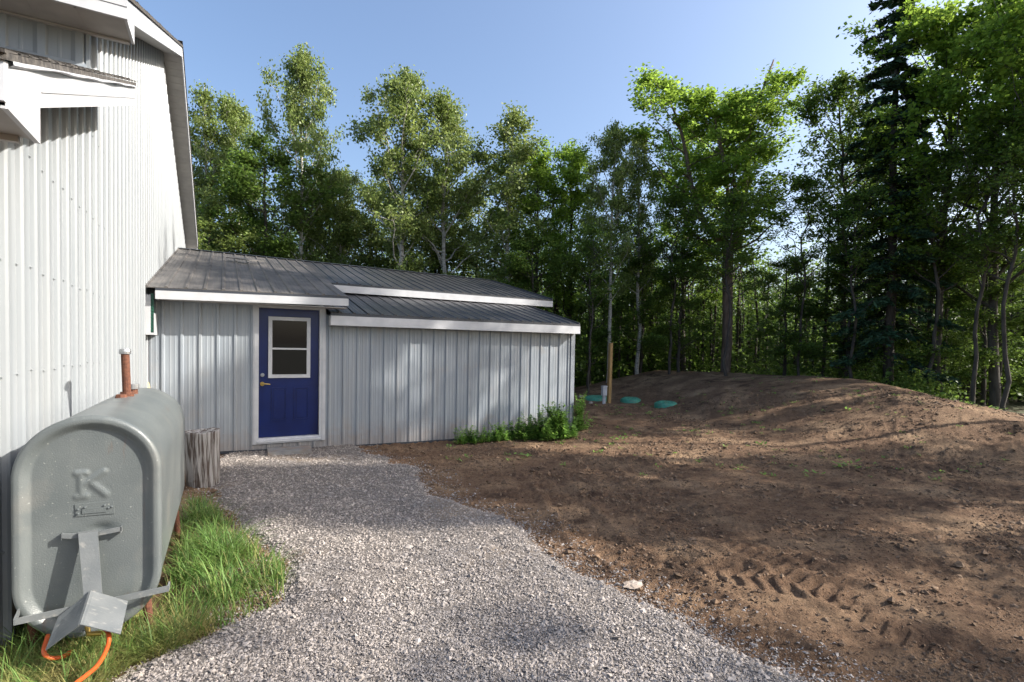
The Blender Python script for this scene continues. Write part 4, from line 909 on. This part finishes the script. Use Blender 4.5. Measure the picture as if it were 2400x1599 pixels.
L_ = [
 ('aspen3', 468, 22, 178, 'slim aspen beside the house roof edge, farthest left of the tree line', .9),
 ('aspen2', 556, 23, 208, 'feathery topped birch between the house roof and the tallest left aspen', .85),
 ('aspen1', 712, 21, 88, 'tallest slim aspen of the left group rising high above the shed entry roof', .8),
 ('dense1', 612, 20, 300, 'dark bushy tree in front of the tall left aspen, above the shed entry roof', 1.1),
 ('dense2', 760, 23, 400, 'leafy low birch with pale stem right below the tallest left aspen', 1.0),
 ('aspen2', 800, 22, 372, 'short birch standing just left of the sky gap', .8),
 ('dense2', 500, 19, 430, 'bushy low tree touching the lower end of the house roof edge', 1.0),
 ('aspen1', 945, 20, 142, 'tall birch with a leaning leader just right of the sky gap', 1.0),
 ('aspen2', 1045, 21, 203, 'birch with broad top and white trunk in the middle of the birch clump', 1.0),
 ('aspen3', 1178, 20, 226, 'birch with narrow rounded top at the right of the birch clump', 1.25),
 ('dense2', 880, 23.5, 410, 'low leafy birch filling the foot of the birch clump on its left', 1.0),
 ('dense2', 1010, 24, 420, 'low leafy birch behind the middle of the shed roof', 1.1),
 ('dense2', 1120, 24, 400, 'low leafy birch behind the right half of the shed roof', 1.0),
 ('maple2', 1250, 21, 325, 'bright green maple with pointed twin tops right of the birches', .8),
 ('maple1', 1335, 22, 318, 'bright green maple behind the right end of the shed', .75),
 ('aspen1', 1425, 20, 270, 'pale stemmed aspen standing behind the timber stake', .7),
 ('aspen3', 1495, 21, 290, 'narrow aspen between the pale stemmed aspen and the big forked maple', .8),
 ('forked', 1700, 20, 128, 'big spreading maple with a forked reddish trunk above the left part of the mound', 1.12),
 ('maple1', 1600, 23, 240, 'leafy maple close behind the left limb of the big forked maple', .7),
 ('maple3', 1965, 19, 160, 'open crowned dark maple left of the big spruce', .8),
 ('spruce1', 2085, 17, -300, 'tall dark spruce towering over the right part of the mound', .82),
 ('maple3', 2030, 21, 230, 'bare stemmed dark tree just behind and left of the big spruce', .7),
 ('maple2', 2200, 16, -30, 'tall leafy maple immediately right of the spruce', .85),
 ('maple1', 2330, 15.5, -90, 'tall leafy maple filling the top right corner', .85),
 ('maple2', 2430, 14, -120, 'maple half cut off by the right edge of the picture', .8),
 ('dense1', 1590, 20, 560, 'dark young tree at the foot of the big forked maple, left side', .9),
 ('thin1', 1690, 18, 430, 'thin forked stem with few leaves below the big maple', 1.0),
 ('dense1', 1840, 19.5, 590, 'dark young tree under the open crowned maple', .9),
 ('thin1', 1860, 18.5, 380, 'nearly bare twiggy stem against the sky gap above the mound', .8),
 ('dense1', 1985, 18, 560, 'dark young tree crowding the left foot of the spruce', 1.0),
 ('thin1', 2160, 16, 320, 'thin stem with few leaves right at the foot of the spruce', 1.0),
 ('dense1', 2180, 17, 480, 'dark young tree crowding the right foot of the spruce', .9),
 ('dense1', 2310, 16, 560, 'young tree low at the right with sunlit leaves behind it', .9),
 ('thin1', 2270, 14.5, 260, 'slender leaning trunk low on the right side', .9),
 ('thin1', 2370, 13.5, 200, 'slender straight trunk near the right edge', .9),
 ('dense1', 1380, 21, 560, 'dark young tree behind the shed corner', .9),
 ('thin1', 1372, 18.2, 500, 'crooked pale dead stem right beside the shed corner', .7),
 ('dense1', 1500, 21.5, 540, 'dark young tree behind the right green lid', .9),
 ('dense1', 1240, 19, 520, 'dark young tree peeping over the right end of the shed roof', .9),
 ('thin1', 1560, 19.5, 420, 'thin stem left of the big forked maple trunk', .9),
 ('thin1', 1990, 17, 420, 'thin dark stem beside the spruce trunk on its left', .9),
 ('thin1', 2100, 18.5, 380, 'thin stem hidden close behind the spruce trunk', .9),
]
for key, px, D, tp_, lb, wd in L_: place(key, px, D, tp_, lb, wide=wd, rz=-PSI if key == 'forked' else None)
# trees standing right of the picture that shade the yard
SS = np.array([SUN.x, SUN.y]); SS /= np.linalg.norm(SS); NS = np.array([-SS[1], SS[0]])
def cs(c, t): return NS*c+SS*t
OFF = [('shade2', 6.0, 15, 12.9, .55), ('shade1', 9.5, 15, 17.5, .5), ('shade2', 8.35, 15, 14.6, .28), ('maple3', 7.6, 18, 10, .8), ('thin1', 4.9, 12, 8.0, 1.0), ('maple3', 6.6, 13, 9.3, .8), ('maple3', 12.1, 18, 14, .8), ('maple3', 14.6, 20, 14, .85), ('maple3', 17.2, 22, 15, .8),
       ('shade1', .75, 15, 11.4, .78), ('aspen2', -2.2, 16, 11, .8), ('maple1', -4.6, 15, 12, .8), ('maple3', 20, 25, 15, .9), ('maple2', 25, 30, 16, .9)]
for key, c, t, h, wd in OFF:
    place(key, 0, 0, 0, 'leafy tree standing outside the picture to the right, shading the yard', wide=wd, grp='trees shading the yard from the right', tall=h, pos=cs(c, t))
for k_, (root, used) in PROT.items():
    if not used[0]:
        for ch in list(root.children): bpy.data.objects.remove(ch)
        bpy.data.objects.remove(root)
# far woodland mass behind the front row
r_ = np.random.RandomState(77); cen = []; tb = MB()
for i in range(520):
    px = r_.uniform(380, 2750); D = r_.uniform(23, 36) if px < 1900 else r_.uniform(19, 32)
    p = at_d(px, D); h = r_.uniform(4.5, 8.0)*(1 if px > 800 else 1.2)
    tb.tube([(p[0], p[1], -.4), (p[0]+r_.normal(0, .15), p[1], h*.5), (p[0]+r_.normal(0, .3), p[1], h)], [.07, .055, .02], 5, False)
    for q in range(26): a_ = r_.uniform(0, 6.28); zz = h*r_.uniform(.03, 1.05)**1.25; rr_ = 1.3*(1.1-zz/h*.7)*math.sqrt(r_.rand()); cen.append((p[0]+rr_*math.cos(a_), p[1]+rr_*math.sin(a_), zz))
cen = np.array(cen); P = cen[r_.randint(0, len(cen), 210000)]; P = P+r_.normal(size=P.shape)*np.array([.28, .28, .15]); V = leaf_quads(P, .19, r_, .5)
cen2 = []
for i in range(900):
    px = r_.uniform(1250, 2900); D = r_.uniform(36, 75); p = at_d(px, D); h = r_.uniform(3.5, 8)
    for q in range(8): a_ = r_.uniform(0, 6.28); cen2.append((p[0]+1.5*r_.rand()*math.cos(a_), p[1]+1.5*r_.rand()*math.sin(a_), h*r_.rand()))
cen2 = np.array(cen2); P2 = cen2[r_.randint(0, len(cen2), 60000)]; P2 = P2+r_.normal(size=P2.shape)*.5; V = np.concatenate([V, leaf_quads(P2, .42, r_, .3)])
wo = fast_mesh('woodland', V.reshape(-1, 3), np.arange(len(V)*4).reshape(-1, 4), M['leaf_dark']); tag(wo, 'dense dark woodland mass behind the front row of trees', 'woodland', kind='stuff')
wt = tb.build('woodland_trunks', M['bark']); tag(wt, 'thin dark trunks of the woodland behind the front trees', 'woodland', kind='stuff')
# undergrowth along the tree foot
cen = []
for i in range(500):
    px = r_.uniform(1340, 2230); u_ = (px-1200)/FPX; D = np.interp(u_, mu, m_crest)+r_.uniform(3.0, 7); p = at_d(px, D); cen.append((p[0], p[1], gz(*p)+r_.uniform(0, 1.3)*r_.rand()))
cen = np.array(cen); P = cen[r_.randint(0, len(cen), 40000)]+r_.normal(size=(40000, 3))*.25; V = leaf_quads(P, .10, r_, .3)
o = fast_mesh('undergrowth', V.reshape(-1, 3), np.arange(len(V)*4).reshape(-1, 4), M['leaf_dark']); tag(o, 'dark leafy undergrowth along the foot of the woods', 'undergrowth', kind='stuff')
